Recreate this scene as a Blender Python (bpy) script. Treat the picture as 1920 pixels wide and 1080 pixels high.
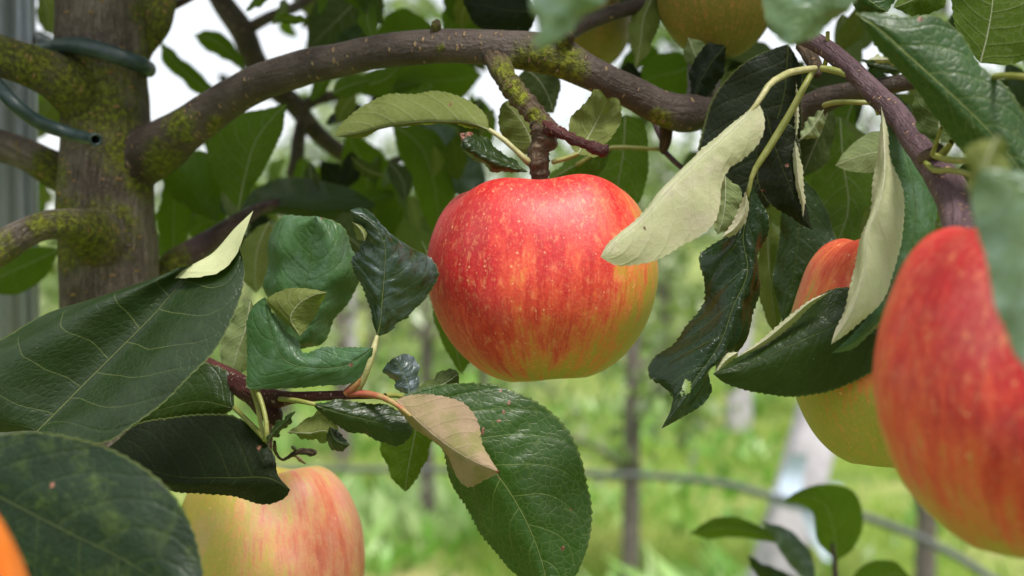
import bpy, math, random
import numpy as np
from mathutils import Vector, Matrix, noise

# ------------------------------------------------------------------ camera, sky, sun, exposure
S = bpy.context.scene
for o in list(bpy.data.objects):
    bpy.data.objects.remove(o)
FPX = 2638.0
CH = 1.3
PITCH = math.atan2(110, FPX)
Fv = np.array([0.0, math.cos(PITCH), -math.sin(PITCH)])
Rv = np.array([1.0, 0.0, 0.0])
Uv = np.array([0.0, math.sin(PITCH), math.cos(PITCH)])
Cv = np.array([0.0, 0.0, CH])


def P(x, y, d):
    x = np.asarray(x, float); y = np.asarray(y, float); d = np.asarray(d, float)
    return Cv + d[..., None] * (Fv + ((x - 960) / FPX)[..., None] * Rv - ((y - 540) / FPX)[..., None] * Uv)


cam_d = bpy.data.cameras.new('camera')
cam = bpy.data.objects.new('camera', cam_d)
S.collection.objects.link(cam)
cam.location = (0, 0, CH)
cam.rotation_euler = (math.pi / 2 - PITCH, 0, 0)
cam_d.sensor_width = 36
cam_d.lens = 36 * FPX / 1920
cam_d.clip_start = 0.02
cam_d.clip_end = 2000
cam_d.dof.use_dof = True
cam_d.dof.focus_distance = 0.503
cam_d.dof.aperture_fstop = 9.0
cam_d.dof.aperture_blades = 7
S.camera = cam

W = bpy.data.worlds.new('World')
S.world = W
W.use_nodes = True
wt = W.node_tree
wt.nodes.clear()
wo = wt.nodes.new('ShaderNodeOutputWorld')
bg = wt.nodes.new('ShaderNodeBackground')
sk = wt.nodes.new('ShaderNodeTexSky')
sk.sky_type = 'NISHITA'
sk.sun_disc = False
sk.sun_elevation = math.radians(62)
sk.sun_rotation = math.radians(150)
cn = wt.nodes.new('ShaderNodeTexNoise')
cn.inputs['Scale'].default_value = 2.2
cn.inputs['Detail'].default_value = 5
cr = wt.nodes.new('ShaderNodeValToRGB')
cr.color_ramp.elements[0].position = 0.3
cr.color_ramp.elements[0].color = (5.0, 5.1, 5.3, 1)
cr.color_ramp.elements[1].position = 0.75
cr.color_ramp.elements[1].color = (7.9, 7.9, 7.8, 1)
mx = wt.nodes.new('ShaderNodeMix')
mx.data_type = 'RGBA'
mx.inputs[0].default_value = 0.82
bg.inputs['Strength'].default_value = 0.1
wt.links.new(cn.outputs['Fac'], cr.inputs[0])
wt.links.new(sk.outputs[0], mx.inputs[6])
wt.links.new(cr.outputs[0], mx.inputs[7])
wt.links.new(mx.outputs[2], bg.inputs['Color'])
wt.links.new(bg.outputs[0], wo.inputs['Surface'])

sl = bpy.data.lights.new('sun', 'SUN')
sl.energy = 2.6
sl.angle = math.radians(15)
sl.color = (1.0, 0.96, 0.9)
so = bpy.data.objects.new('sun', sl)
S.collection.objects.link(so)
so.rotation_euler = Vector((0.30, -0.52, 1.15)).to_track_quat('Z', 'Y').to_euler()  # lamp shines along -Z, from behind and above the camera

S.view_settings.view_transform = 'Standard'
S.view_settings.look = 'None'
S.view_settings.gamma = 1
S.view_settings.use_curve_mapping = False
S.view_settings.exposure = 1.0
S.render.engine = 'CYCLES'
S.cycles.max_bounces = 8
S.cycles.transparent_max_bounces = 8

COL = S.collection
RND = random.Random(7)


# ------------------------------------------------------------------ node helper
class N:
    def __init__(s, name):
        s.m = bpy.data.materials.new(name)
        s.m.use_nodes = True
        s.t = s.m.node_tree
        s.t.nodes.clear()
        s.out = s.t.nodes.new('ShaderNodeOutputMaterial')

    def put(s, sock, v):
        if v is None:
            return
        if isinstance(v, bpy.types.NodeSocket):
            s.t.links.new(v, sock)
        elif isinstance(v, (tuple, list)):
            if len(v) == 3 and sock.type == 'RGBA':
                v = (*v, 1)
            sock.default_value = v
        else:
            sock.default_value = v

    def n(s, typ, out=0, props=None, **k):
        nd = s.t.nodes.new(typ)
        for a, b in (props or {}).items():
            setattr(nd, a, b)
        for a, b in k.items():
            a = a.replace('_', ' ')
            s.put(nd.inputs[int(a[1:])] if a[0] == 'i' and a[1:].isdigit() else nd.inputs[a], b)
        return nd.outputs[out]

    def m_(s, op, a, b=None, c=None, clamp=False):
        nd = s.t.nodes.new('ShaderNodeMath')
        nd.operation = op
        nd.use_clamp = clamp
        s.put(nd.inputs[0], a); s.put(nd.inputs[1], b); s.put(nd.inputs[2], c)
        return nd.outputs[0]

    def add(s, a, b): return s.m_('ADD', a, b)
    def sub(s, a, b): return s.m_('SUBTRACT', a, b)
    def mul(s, a, b): return s.m_('MULTIPLY', a, b)

    def mix(s, f, a, b, mode='MIX'):
        nd = s.t.nodes.new('ShaderNodeMix')
        nd.data_type = 'RGBA'
        nd.blend_type = mode
        s.put(nd.inputs[0], f); s.put(nd.inputs[6], a); s.put(nd.inputs[7], b)
        return nd.outputs[2]

    def step(s, x, a, b):
        nd = s.t.nodes.new('ShaderNodeMapRange')
        nd.interpolation_type = 'SMOOTHSTEP'
        s.put(nd.inputs[0], x); s.put(nd.inputs[1], a); s.put(nd.inputs[2], b)
        return nd.outputs[0]

    def noise(s, vec, scale, detail=3, rough=0.5, dist=0.0):
        return s.n('ShaderNodeTexNoise', 0, Vector=vec, Scale=scale, Detail=detail, Roughness=rough, Distortion=dist)

    def ramp(s, f, stops):
        nd = s.t.nodes.new('ShaderNodeValToRGB')
        el = nd.color_ramp.elements
        while len(el) < len(stops):
            el.new(0.5)
        for e, (p, c) in zip(el, stops):
            e.position = p; e.color = (*c, 1)
        s.put(nd.inputs[0], f)
        return nd.outputs[0]

    def xyz(s, v):
        nd = s.t.nodes.new('ShaderNodeSeparateXYZ')
        s.put(nd.inputs[0], v)
        return nd.outputs

    def comb(s, x, y, z):
        nd = s.t.nodes.new('ShaderNodeCombineXYZ')
        s.put(nd.inputs[0], x); s.put(nd.inputs[1], y); s.put(nd.inputs[2], z)
        return nd.outputs[0]

    def attr(s, name, out='Fac'):
        nd = s.t.nodes.new('ShaderNodeAttribute')
        nd.attribute_name = name
        return nd.outputs[out]

    def uv(s, name):
        nd = s.t.nodes.new('ShaderNodeUVMap')
        nd.uv_map = name
        return nd.outputs[0]

    def bump(s, h, dist, strength=1.0, normal=None):
        return s.n('ShaderNodeBump', 0, Height=h, Distance=dist, Strength=strength, Normal=normal)

    def pbr(s, **k):
        nd = s.t.nodes.new('ShaderNodeBsdfPrincipled')
        for a, b in k.items():
            s.put(nd.inputs[a.replace('_', ' ')], b)
        return nd.outputs[0]

    def done(s, sh):
        s.t.links.new(sh, s.out.inputs['Surface'])
        return s.m


# ------------------------------------------------------------------ materials
def leaf_mat(name, top, under, trans, rough=0.38, tfac=0.3, blotch=None, blotch_amt=0.0, veincol=(0.20, 0.24, 0.06),
             veinamt=0.55, spec=0.5, redvein=0.0, sheen=0.0, sheen_col=(0.3, 0.38, 0.42), hue=0.25, undervein=(0.62, 0.64, 0.42), ublotch=None, netw=0.15):
    g = N(name)
    uv = g.uv('uv'); cmv = g.uv('cm')
    u, v, _ = g.xyz(uv)
    cx, cy, _ = g.xyz(cmv)
    oi = g.t.nodes.new('ShaderNodeObjectInfo').outputs['Random']
    seedv = g.n('ShaderNodeVectorMath', 0, {'operation': 'ADD'}, i0=cmv, i1=g.comb(g.mul(oi, 40), g.mul(oi, 23), 0))
    wob = g.sub(g.noise(seedv, 0.33, 1.5), 0.5)
    au = g.m_('ABSOLUTE', u)
    side = g.m_('GREATER_THAN', u, 0.0)
    au3 = g.m_('POWER', au, 3.0)
    au2 = g.mul(au, au)
    ph = g.sub(g.sub(v, g.mul(au, 0.11)), g.mul(au2, 0.17))
    ph = g.add(g.mul(ph, 7.6), g.mul(side, 0.42))
    ph = g.add(ph, g.mul(wob, 0.75))
    fr = g.m_('FRACT', ph)
    tri = g.m_('ABSOLUTE', g.sub(fr, 0.5))          # 0 at vein
    wv = g.sub(0.021, g.mul(au, 0.013))
    lat = g.sub(1.0, g.step(tri, g.mul(wv, 0.25), wv))
    lat = g.mul(lat, g.sub(1.0, g.step(au, 0.72, 0.95)))
    latwide = g.sub(1.0, g.step(tri, 0.0, 0.16))
    # midrib in cm
    acx = g.m_('ABSOLUTE', cx)
    mw = g.sub(0.042, g.mul(v, 0.029))
    mid = g.sub(1.0, g.step(acx, g.mul(mw, 0.5), mw))
    # net
    net = g.n('ShaderNodeTexVoronoi', 0, {'feature': 'DISTANCE_TO_EDGE'}, Vector=seedv, Scale=3.6)
    netm = g.sub(1.0, g.step(net, 0.0, 0.055))
    net2 = g.n('ShaderNodeTexVoronoi', 0, {'feature': 'DISTANCE_TO_EDGE'}, Vector=seedv, Scale=11)
    net2m = g.sub(1.0, g.step(net2, 0.0, 0.09))
    veins = g.m_('MAXIMUM', mid, g.m_('MAXIMUM', g.mul(lat, 0.70), g.mul(netm, netw)))
    n1 = g.noise(seedv, 0.6, 4, 0.6)
    n2 = g.noise(seedv, 5.0, 3, 0.6)
    tcol = g.mix(g.step(n1, 0.35, 0.7), top, tuple(c * 1.55 for c in top))
    tcol = g.mix(g.mul(oi, hue), tcol, (top[0] * 2.2 + 0.01, top[1] * 1.7, top[2] * 0.8))
    tcol = g.mix(g.mul(g.step(n2, 0.45, 0.75), 0.35), tcol, tuple(c * 0.6 for c in top))
    if blotch:
        bn = g.noise(seedv, 1.1, 6, 0.7, 0.5)
        tcol = g.mix(g.mul(g.step(bn, 0.48, 0.72), blotch_amt), tcol, blotch)
    # small spots, brown and pale
    sp = g.n('ShaderNodeTexVoronoi', 0, Vector=seedv, Scale=3.2)
    spc = g.n('ShaderNodeTexVoronoi', 1, Vector=seedv, Scale=3.2)
    spr = g.xyz(spc)
    spm = g.mul(g.sub(1.0, g.step(sp, 0.04, 0.08)), g.m_('GREATER_THAN', spr[0], 0.86))
    tcol = g.mix(g.mul(spm, 0.8), tcol, (0.33, 0.34, 0.2))
    tcol = g.mix(g.mul(veins, veinamt), tcol, veincol)
    tcol = g.mix(g.mul(g.step(au, 0.965, 0.99), 0.35), tcol, (0.20, 0.24, 0.06))
    st = g.attr('stain')
    sn = g.noise(cmv, 9, 3)
    stm = g.step(g.add(st, g.mul(g.sub(sn, 0.5), 0.5)), 0.35, 0.6)
    stc = g.mix(g.step(sn, 0.4, 0.6), (0.10, 0.035, 0.02), (0.30, 0.14, 0.09))
    tcol = g.mix(stm, tcol, stc)
    if sheen > 0:
        wn = g.noise(seedv, 1.3, 3, 0.55, 0.4)
        tcol = g.mix(g.mul(g.step(wn, 0.4, 0.72), sheen), tcol, sheen_col)  # sky sheen painted into the top colour as pale patches
    ucol = g.mix(g.step(n1, 0.3, 0.75), under, tuple(c * 0.86 for c in under))
    if ublotch:
        un = g.noise(seedv, 0.8, 5, 0.6)
        ucol = g.mix(g.mul(g.step(un, 0.42, 0.72), 0.8), ucol, ublotch)
    ucol = g.mix(g.mul(latwide, 0.16), ucol, tuple(c * 0.72 for c in under))
    ucol = g.mix(g.mul(net2m, 0.22), ucol, tuple(c * 0.7 for c in under))
    ucol = g.mix(g.mul(veins, 0.6), ucol, undervein)
    ucol = g.mix(g.mul(spm, 0.45), ucol, (0.25, 0.14, 0.06))
    ucol = g.mix(stm, ucol, stc)
    bf = g.t.nodes.new('ShaderNodeNewGeometry').outputs['Backfacing']
    col = g.mix(bf, tcol, ucol)
    # relief: sunk veins and puckered skin between
    h = g.add(g.mul(mid, -1.0), g.mul(latwide, -0.35))
    h = g.add(h, g.mul(netm, -0.10))
    h = g.add(h, g.mul(g.mul(g.m_('MINIMUM', net, 0.3), 0.75), g.sub(1.0, g.mul(g.t.nodes.new('ShaderNodeNewGeometry').outputs['Backfacing'], 0.6))))
    h = g.add(h, g.mul(g.noise(seedv, 1.2, 3), 0.7))
    h = g.add(h, g.mul(net2m, -0.05))
    h = g.add(h, g.mul(n2, 0.35))
    nrm = g.bump(h, 0.00028, 1.0)
    ro = g.add(g.mul(n1, 0.18), rough - 0.09)
    ro = g.add(ro, g.mul(bf, 0.3))
    sh = g.pbr(Base_Color=col, Roughness=ro, Specular_IOR_Level=g.mul(g.sub(1.0, g.mul(bf, 0.6)), spec * 0.5), Normal=nrm)
    tc = g.mix(g.mul(veins, 0.5), trans, tuple(c * 0.45 for c in trans))
    tc = g.mix(g.mul(g.step(n1, 0.3, 0.75), 0.4), tc, tuple(c * 0.6 for c in trans))
    tc = g.mix(stm, tc, (0.08, 0.03, 0.01))
    tr = g.n('ShaderNodeBsdfTranslucent', 0, Color=tc, Normal=nrm)
    ms = g.t.nodes.new('ShaderNodeMixShader')
    ms.inputs[0].default_value = tfac
    g.t.links.new(sh, ms.inputs[1]); g.t.links.new(tr, ms.inputs[2])
    return g.done(ms.outputs[0])


UND = (0.26, 0.31, 0.15)
MAT = {}
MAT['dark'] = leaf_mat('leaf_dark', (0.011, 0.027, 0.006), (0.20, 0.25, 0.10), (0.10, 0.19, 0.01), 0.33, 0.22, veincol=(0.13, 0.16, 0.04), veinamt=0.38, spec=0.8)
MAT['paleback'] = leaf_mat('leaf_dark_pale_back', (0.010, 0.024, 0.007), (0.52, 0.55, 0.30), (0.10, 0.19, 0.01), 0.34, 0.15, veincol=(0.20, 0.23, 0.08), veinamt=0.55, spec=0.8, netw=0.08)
MAT['shade'] = leaf_mat('leaf_shaded', (0.004, 0.009, 0.003), (0.07, 0.10, 0.03), (0.05, 0.09, 0.006), 0.45, 0.14, veinamt=0.2, spec=0.35)  # shaded leaf copy: canopy shade is put into the near-black colour
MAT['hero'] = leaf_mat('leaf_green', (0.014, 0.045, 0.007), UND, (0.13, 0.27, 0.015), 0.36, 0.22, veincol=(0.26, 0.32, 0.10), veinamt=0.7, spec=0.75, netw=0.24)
MAT['blue'] = leaf_mat('leaf_sheened', (0.040, 0.095, 0.036), UND, (0.12, 0.25, 0.02), 0.34, 0.22, sheen=0.6, sheen_col=(0.12, 0.20, 0.135), spec=0.6, veinamt=0.3)  # bluish patches paint the sheen of the sky on the blade
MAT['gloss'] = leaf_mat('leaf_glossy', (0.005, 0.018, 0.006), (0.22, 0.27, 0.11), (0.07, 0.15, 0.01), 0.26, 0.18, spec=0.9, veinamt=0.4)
MAT['crisp'] = leaf_mat('leaf_crinkled_shiny', (0.008, 0.026, 0.012), (0.22, 0.27, 0.11), (0.07, 0.15, 0.01), 0.24, 0.18, spec=1.4, veinamt=0.5, sheen=0.45, sheen_col=(0.10, 0.14, 0.16))
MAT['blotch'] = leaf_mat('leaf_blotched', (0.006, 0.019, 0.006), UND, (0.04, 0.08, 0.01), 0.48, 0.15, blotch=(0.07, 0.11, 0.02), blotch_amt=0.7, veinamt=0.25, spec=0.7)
MAT['lit'] = leaf_mat('leaf_backlit', (0.022, 0.055, 0.005), (0.07, 0.115, 0.016), (0.20, 0.35, 0.010), 0.40, 0.40, hue=0.5, spec=0.6)  # backlit leaf copy: light coming through is put into the translucent colour
MAT['olive'] = leaf_mat('leaf_olive', (0.028, 0.055, 0.008), (0.17, 0.20, 0.06), (0.19, 0.28, 0.015), 0.5, 0.30, spec=0.4)
MAT['pale'] = leaf_mat('leaf_pale_back', (0.02, 0.05, 0.01), (0.56, 0.58, 0.35), (0.40, 0.46, 0.14), 0.45, 0.26, veinamt=0.6, undervein=(0.72, 0.71, 0.52), ublotch=(0.60, 0.53, 0.42))
MAT['beige'] = leaf_mat('leaf_beige_back', (0.04, 0.07, 0.02), (0.36, 0.26, 0.17), (0.30, 0.28, 0.10), 0.45, 0.2, undervein=(0.58, 0.50, 0.32), ublotch=(0.20, 0.21, 0.06))
MAT['silver'] = leaf_mat('leaf_silver_sheen', (0.05, 0.075, 0.08), UND, (0.16, 0.3, 0.05), 0.26, 0.2, sheen=0.8, sheen_col=(0.24, 0.29, 0.36), spec=0.9)  # pale blue sky reflection put into the leaf colour
MAT['near'] = leaf_mat('leaf_pale_sheened', (0.075, 0.13, 0.07), UND, (0.2, 0.35, 0.04), 0.30, 0.28, sheen=0.65, sheen_col=(0.20, 0.30, 0.26), spec=0.9, veincol=(0.2, 0.32, 0.08))  # pale bluish highlight painted in as sheen patches


def bark_mat(name, base, base2, lent, lent_amt=1.0, lscale=150, moss=True, rough=0.6, stria=1.0, dens=0.34, mossc=(0.165, 0.185, 0.014)):
    g = N(name)
    uv = g.uv('m')
    u, v, _ = g.xyz(uv)
    pos = g.n('ShaderNodeTexCoord', 3)
    n1 = g.noise(pos, 45, 5, 0.6)
    n2 = g.noise(pos, 420, 4, 0.65)
    sv = g.comb(g.mul(u, 900), g.mul(v, 160), 0)
    n3 = g.noise(sv, 1.0, 4, 0.6)
    col = g.mix(g.step(n1, 0.35, 0.68), base, base2)
    col = g.mix(g.mul(g.step(n2, 0.42, 0.7), 0.5), col, tuple(min(1, c * 1.9) for c in base))
    col = g.mix(g.mul(g.step(n3, 0.52, 0.72), 0.45 * stria), col, tuple(c * 0.4 for c in base))
    crk = g.sub(1.0, g.step(g.m_('ABSOLUTE', g.sub(g.noise(g.comb(g.mul(u, 330), g.mul(v, 42), n1), 1.0, 4, 0.6, 0.6), 0.5)), 0.0, 0.035))
    col = g.mix(g.mul(crk, 0.35 * min(1, stria)), col, tuple(c * 0.4 for c in base))
    # lenticels: short dashes across the stem
    lv = g.comb(g.mul(u, lscale * 0.62), g.mul(v, lscale * 1.5), g.mul(n1, 0.8))
    d = g.n('ShaderNodeTexVoronoi', 0, Vector=lv, Scale=1.0)
    rc = g.xyz(g.n('ShaderNodeTexVoronoi', 1, Vector=lv, Scale=1.0))
    rad = g.add(0.11, g.mul(rc[1], 0.24))
    on = g.m_('GREATER_THAN', rc[0], dens)
    lm = g.mul(g.sub(1.0, g.step(d, g.mul(rad, 0.6), rad)), on)
    core = g.mul(g.sub(1.0, g.step(d, g.mul(rad, 0.12), g.mul(rad, 0.35))), on)
    mossa = g.attr('moss') if moss else None
    if moss:
        mn = g.noise(pos, 130, 5, 0.7)
        mm = g.mul(g.step(g.add(mossa, g.mul(g.sub(mn, 0.5), 1.3)), 0.24, 0.90), g.add(0.5, g.mul(n2, 0.9)))
        mm = g.m_('MINIMUM', mm, 1.0)
        mcol = g.mix(g.step(n2, 0.35, 0.7), tuple(c * 0.45 for c in mossc), tuple(c * 1.7 for c in mossc))
        col = g.mix(g.mul(mm, 0.88), col, mcol)
    col = g.mix(g.mul(lm, lent_amt), col, lent)
    col = g.mix(g.mul(core, lent_amt * 0.7), col, tuple(c * 0.35 for c in lent))
    h = g.add(g.mul(n3, 0.9 * stria), g.mul(n2, 0.7))
    rg = g.noise(g.comb(g.mul(u, 330), g.mul(v, 42), n1), 1.0, 4, 0.6, 0.6)
    rg = g.m_('ABSOLUTE', g.sub(rg, 0.5))
    h = g.add(h, g.mul(g.m_('MINIMUM', rg, 0.12), 4.5 * stria))
    h = g.add(h, g.mul(lm, 0.8))
    h = g.sub(h, g.mul(core, 0.9))
    h = g.add(h, g.mul(n1, 0.6))
    if moss:
        h = g.add(h, g.mul(g.mul(mm, n2), 1.2))
    nrm = g.bump(h, 0.0015, 1.0)
    ro = g.add(rough - 0.1, g.mul(n2, 0.3))
    if moss:
        ro = g.m_('MINIMUM', g.add(ro, g.mul(mm, 0.3)), 1.0)
    return g.done(g.pbr(Base_Color=col, Roughness=ro, Normal=nrm, Specular_IOR_Level=0.25))


MAT['bark'] = bark_mat('trunk_bark', (0.105, 0.080, 0.064), (0.270, 0.225, 0.190), (0.42, 0.27, 0.10), 0.95, 225, dens=0.22, stria=1.4)
MAT['branch'] = bark_mat('branch_bark', (0.050, 0.037, 0.031), (0.115, 0.088, 0.076), (0.40, 0.27, 0.15), 0.9, 270, rough=0.42, stria=0.35)
MAT['purple'] = bark_mat('twig_bark', (0.065, 0.036, 0.042), (0.14, 0.09, 0.10), (0.45, 0.28, 0.18), 0.9, 420, rough=0.42, stria=0.5)
MAT['redtwig'] = bark_mat('red_twig_bark', (0.045, 0.012, 0.012), (0.10, 0.030, 0.026), (0.42, 0.30, 0.22), 0.9, 520, moss=False, rough=0.4, stria=0.6)
MAT['spur'] = bark_mat('spur_bark', (0.065, 0.044, 0.028), (0.17, 0.12, 0.08), (0.30, 0.19, 0.10), 0.8, 330, rough=0.7, stria=1.0)
MAT['bgbark'] = bark_mat('far_bark', (0.10, 0.085, 0.07), (0.24, 0.21, 0.19), (0.35, 0.25, 0.2), 0.4, 60, moss=False)


def petiole_mat(name, c1, c2):
    g = N(name)
    pos = g.n('ShaderNodeTexCoord', 3)
    n = g.noise(pos, 160, 3)
    fine = g.noise(pos, 900, 3)
    col = g.mix(g.step(n, 0.35, 0.65), c1, c2)
    return g.done(g.pbr(Base_Color=col, Roughness=0.5, Normal=g.bump(fine, 0.0002), Subsurface_Weight=0.0))


MAT['petiole'] = petiole_mat('petiole_green', (0.19, 0.21, 0.04), (0.27, 0.27, 0.08))
MAT['petiole_pale'] = petiole_mat('petiole_pale', (0.30, 0.29, 0.12), (0.40, 0.37, 0.18))
MAT['petiole_red'] = petiole_mat('petiole_red', (0.30, 0.07, 0.04), (0.30, 0.22, 0.07))


def apple_mat(name, dirv, cover, bias, edge=0.0, amp=1.0, streak=0.3, blotchy=0.45, red=(0.54, 0.012, 0.016), mid=(0.68, 0.075, 0.036), orange=(0.66, 0.20, 0.045),
              ground=(0.42, 0.36, 0.045), zt=0.25, scale=1.0, dots=1.0, pink=0.25, off=(0, 0, 0), darkdots=0.35):
    g = N(name)
    pos = g.n('ShaderNodeTexCoord', 3)
    p = g.n('ShaderNodeVectorMath', 0, {'operation': 'SCALE'}, i0=pos, Scale=25.0 * scale)
    x, y, z = g.xyz(p)
    ln = g.m_('SQRT', g.add(g.add(g.mul(x, x), g.mul(y, y)), 0.02))
    nx = g.m_('DIVIDE', x, ln); ny = g.m_('DIVIDE', y, ln)

    def st(k, kz, det, o):
        return g.noise(g.comb(g.add(g.mul(nx, k), off[0] + o), g.add(g.mul(ny, k), off[1]), g.mul(z, kz)), 1.0, det, 0.55)
    s1 = st(2.2, 0.5, 3, 0.0)
    s2 = st(8.0, 2.0, 4, 5.0)
    s3 = st(18, 4.5, 5, 9.0)
    s4 = st(46, 22.0, 4, 3.0)
    soft = g.noise(p, 1.1, 3)
    dv = Vector(dirv).normalized()
    dot = g.add(g.add(g.mul(x, dv.x), g.mul(y, dv.y)), g.mul(z, dv.z))
    r = g.add(g.mul(dot, cover), bias)
    r = g.add(r, g.mul(g.sub(s1, 0.5), 0.45 * amp))
    r = g.add(r, g.mul(g.sub(s2, 0.5), 0.72 * amp))
    r = g.add(r, g.mul(g.sub(s3, 0.5), 0.70 * amp))
    r = g.add(r, g.mul(g.sub(s4, 0.5), 0.50))
    r = g.add(r, g.mul(g.sub(soft, 0.5), 0.5))
    m7 = g.noise(g.comb(g.mul(x, 6.5), g.mul(y, 6.5), g.mul(z, 3.6)), 1.0, 5, 0.62, 0.4)
    r = g.add(r, g.mul(g.sub(m7, 0.5), blotchy))
    r = g.add(r, g.mul(z, zt))
    if edge:
        r = g.sub(r, g.mul(g.step(x, 0.45, 1.02), edge))
        r = g.sub(r, g.mul(g.step(z, -0.45, -1.05), edge * 0.75))
    col = g.ramp(r, [(0.05, ground), (0.22, tuple(a * 0.5 + b * 0.5 for a, b in zip(ground, orange))), (0.36, orange), (0.55, mid), (0.80, red), (1.0, tuple(c * 0.80 for c in red))])
    # fine pale mottling and lenticel dots
    mo = g.noise(p, 34, 4, 0.65)
    col = g.mix(g.mul(g.step(mo, 0.55, 0.70), 0.28), col, (0.78, 0.32, 0.16))
    col = g.mix(g.mul(g.step(mo, 0.50, 0.30), 0.20), col, tuple(c * 0.7 for c in red))
    mo2 = g.noise(g.comb(g.mul(x, 17), g.mul(y, 17), g.mul(z, 9)), 1.0, 4, 0.6)
    col = g.mix(g.mul(g.step(mo2, 0.53, 0.72), 0.42 * min(1, dots)), col, (0.80, 0.30, 0.13))
    for sc, r0, thr, c_, amt in ((6.0, 0.10, 0.40, (0.84, 0.56, 0.27), 0.65), (13, 0.16, 0.50, (0.82, 0.46, 0.25), 0.50), (9.0, 0.06, 0.72, (0.12, 0.05, 0.02), darkdots)):
        d = g.n('ShaderNodeTexVoronoi', 0, Vector=p, Scale=sc)
        rc = g.xyz(g.n('ShaderNodeTexVoronoi', 1, Vector=p, Scale=sc))
        rr = g.mul(g.add(0.4, rc[1]), r0)
        mk = g.mul(g.sub(1.0, g.step(d, g.mul(rr, 0.35), rr)), g.m_('GREATER_THAN', rc[0], thr))
        col = g.mix(g.mul(mk, amt * dots), col, c_)
    fl = g.mul(g.step(s4, 0.52, 0.66), g.step(s3, 0.40, 0.62))
    col = g.mix(g.mul(fl, 0.42), col, (0.76, 0.27, 0.12))
    s5 = st(26, 1.6, 3, 13.0)
    cs = g.mul(g.mul(g.step(s5, 0.50, 0.64), g.step(r, 0.12, 0.45)), g.step(s2, 0.36, 0.55))
    col = g.mix(g.mul(cs, streak), col, tuple(c * 0.72 for c in red))
    # russet round the stem
    cav = g.mul(g.sub(1.0, g.step(ln, 0.12, 0.5)), g.step(z, 0.2, 0.6))
    col = g.mix(g.mul(cav, 0.7), col, (0.30, 0.22, 0.06))
    bl = g.noise(p, 2.2, 4, 0.6)
    col = g.mix(g.mul(g.step(bl, 0.45, 0.8), pink), col, (0.78, 0.42, 0.40))
    h = g.add(g.mul(s3, 0.35), g.mul(mo, 0.6))
    h = g.add(h, g.mul(m7, 1.2))
    nrm = g.bump(h, 0.0005, 0.5)
    ro = g.add(0.40, g.mul(mo, 0.22))
    return g.done(g.pbr(Base_Color=col, Roughness=ro, Specular_IOR_Level=0.5, Normal=nrm, Subsurface_Weight=0.06,
                        Subsurface_Radius=(0.006, 0.002, 0.001), Subsurface_Scale=1.0, Coat_Weight=0.03, Coat_Roughness=0.28))


# ------------------------------------------------------------------ geometry helpers
def crs(pts, n):
    """Catmull-Rom through pts (k,dim), resampled to n rows by chord length of the first two columns."""
    p = np.asarray(pts, float)
    if len(p) == 2:
        t = np.linspace(0, 1, n)[:, None]
        return p[0] * (1 - t) + p[1] * t
    seg = np.sqrt(((p[1:, :2] - p[:-1, :2]) ** 2).sum(1)) + 1e-6
    s = np.concatenate([[0], np.cumsum(np.sqrt(seg) * 0 + seg)])
    s /= s[-1]
    t = np.linspace(0, 1, n)
    m = np.zeros_like(p)
    for i in range(len(p)):
        if i == 0:
            m[i] = (p[1] - p[0]) / (s[1] - s[0])
        elif i == len(p) - 1:
            m[i] = (p[-1] - p[-2]) / (s[-1] - s[-2])
        else:
            a = (p[i] - p[i - 1]) / (s[i] - s[i - 1]); b = (p[i + 1] - p[i]) / (s[i + 1] - s[i])
            h0 = s[i] - s[i - 1]; h1 = s[i + 1] - s[i]
            m[i] = (a * h1 + b * h0) / (h0 + h1)
    k = np.clip(np.searchsorted(s, t, side='right') - 1, 0, len(p) - 2)
    h = (s[k + 1] - s[k]); x = ((t - s[k]) / h)[:, None]; h = h[:, None]
    return ((2 * x ** 3 - 3 * x ** 2 + 1) * p[k] + (x ** 3 - 2 * x ** 2 + x) * h * m[k]
            + (-2 * x ** 3 + 3 * x ** 2) * p[k + 1] + (x ** 3 - x ** 2) * h * m[k + 1])


def mk(name, verts, faces, mats, parent=None, smooth=True, uvs=None, attrs=None, label=None):
    me = bpy.data.meshes.new(name)
    me.from_pydata([tuple(v) for v in np.asarray(verts, float)], [], [tuple(int(i) for i in f) for f in faces])
    for m in (mats if isinstance(mats, (list, tuple)) else [mats]):
        me.materials.append(m)
    if smooth:
        me.polygons.foreach_set('use_smooth', [True] * len(me.polygons))
    li = None
    for k, val in (uvs or {}).items():
        l = me.uv_layers.new(name=k)
        if li is None:
            li = np.empty(len(me.loops), int)
            me.loops.foreach_get('vertex_index', li)
        val = np.asarray(val, float)
        l.data.foreach_set('uv', val[li].ravel() if len(val) != len(me.loops) or True else val.ravel())
    for k, val in (attrs or {}).items():
        a = me.attributes.new(k, 'FLOAT', 'POINT')
        a.data.foreach_set('value', np.asarray(val, float))
    o = bpy.data.objects.new(name, me)
    COL.objects.link(o)
    if parent is not None:
        o.parent = parent
        base = parent
        L = Vector((0, 0, 0))
        while base is not None:
            if base.type == 'EMPTY':
                L = Vector(base.location)
            base = base.parent
        if parent.type == 'EMPTY':
            o.matrix_parent_inverse = Matrix.Translation(-L)
    if label:
        o['label'] = label
    return o


def thing(name, label, cat, loc, group=None):
    o = bpy.data.objects.new(name, None)
    COL.objects.link(o)
    o.location = loc
    o.empty_display_size = 0.02
    o['label'] = label; o['category'] = cat
    if group:
        o['group'] = group
    return o


def tag(o, label=None, cat=None, group=None, kind=None):
    if label: o['label'] = label
    if cat: o['category'] = cat
    if group: o['group'] = group
    if kind: o['kind'] = kind
    return o


KEEP = {}


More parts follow.
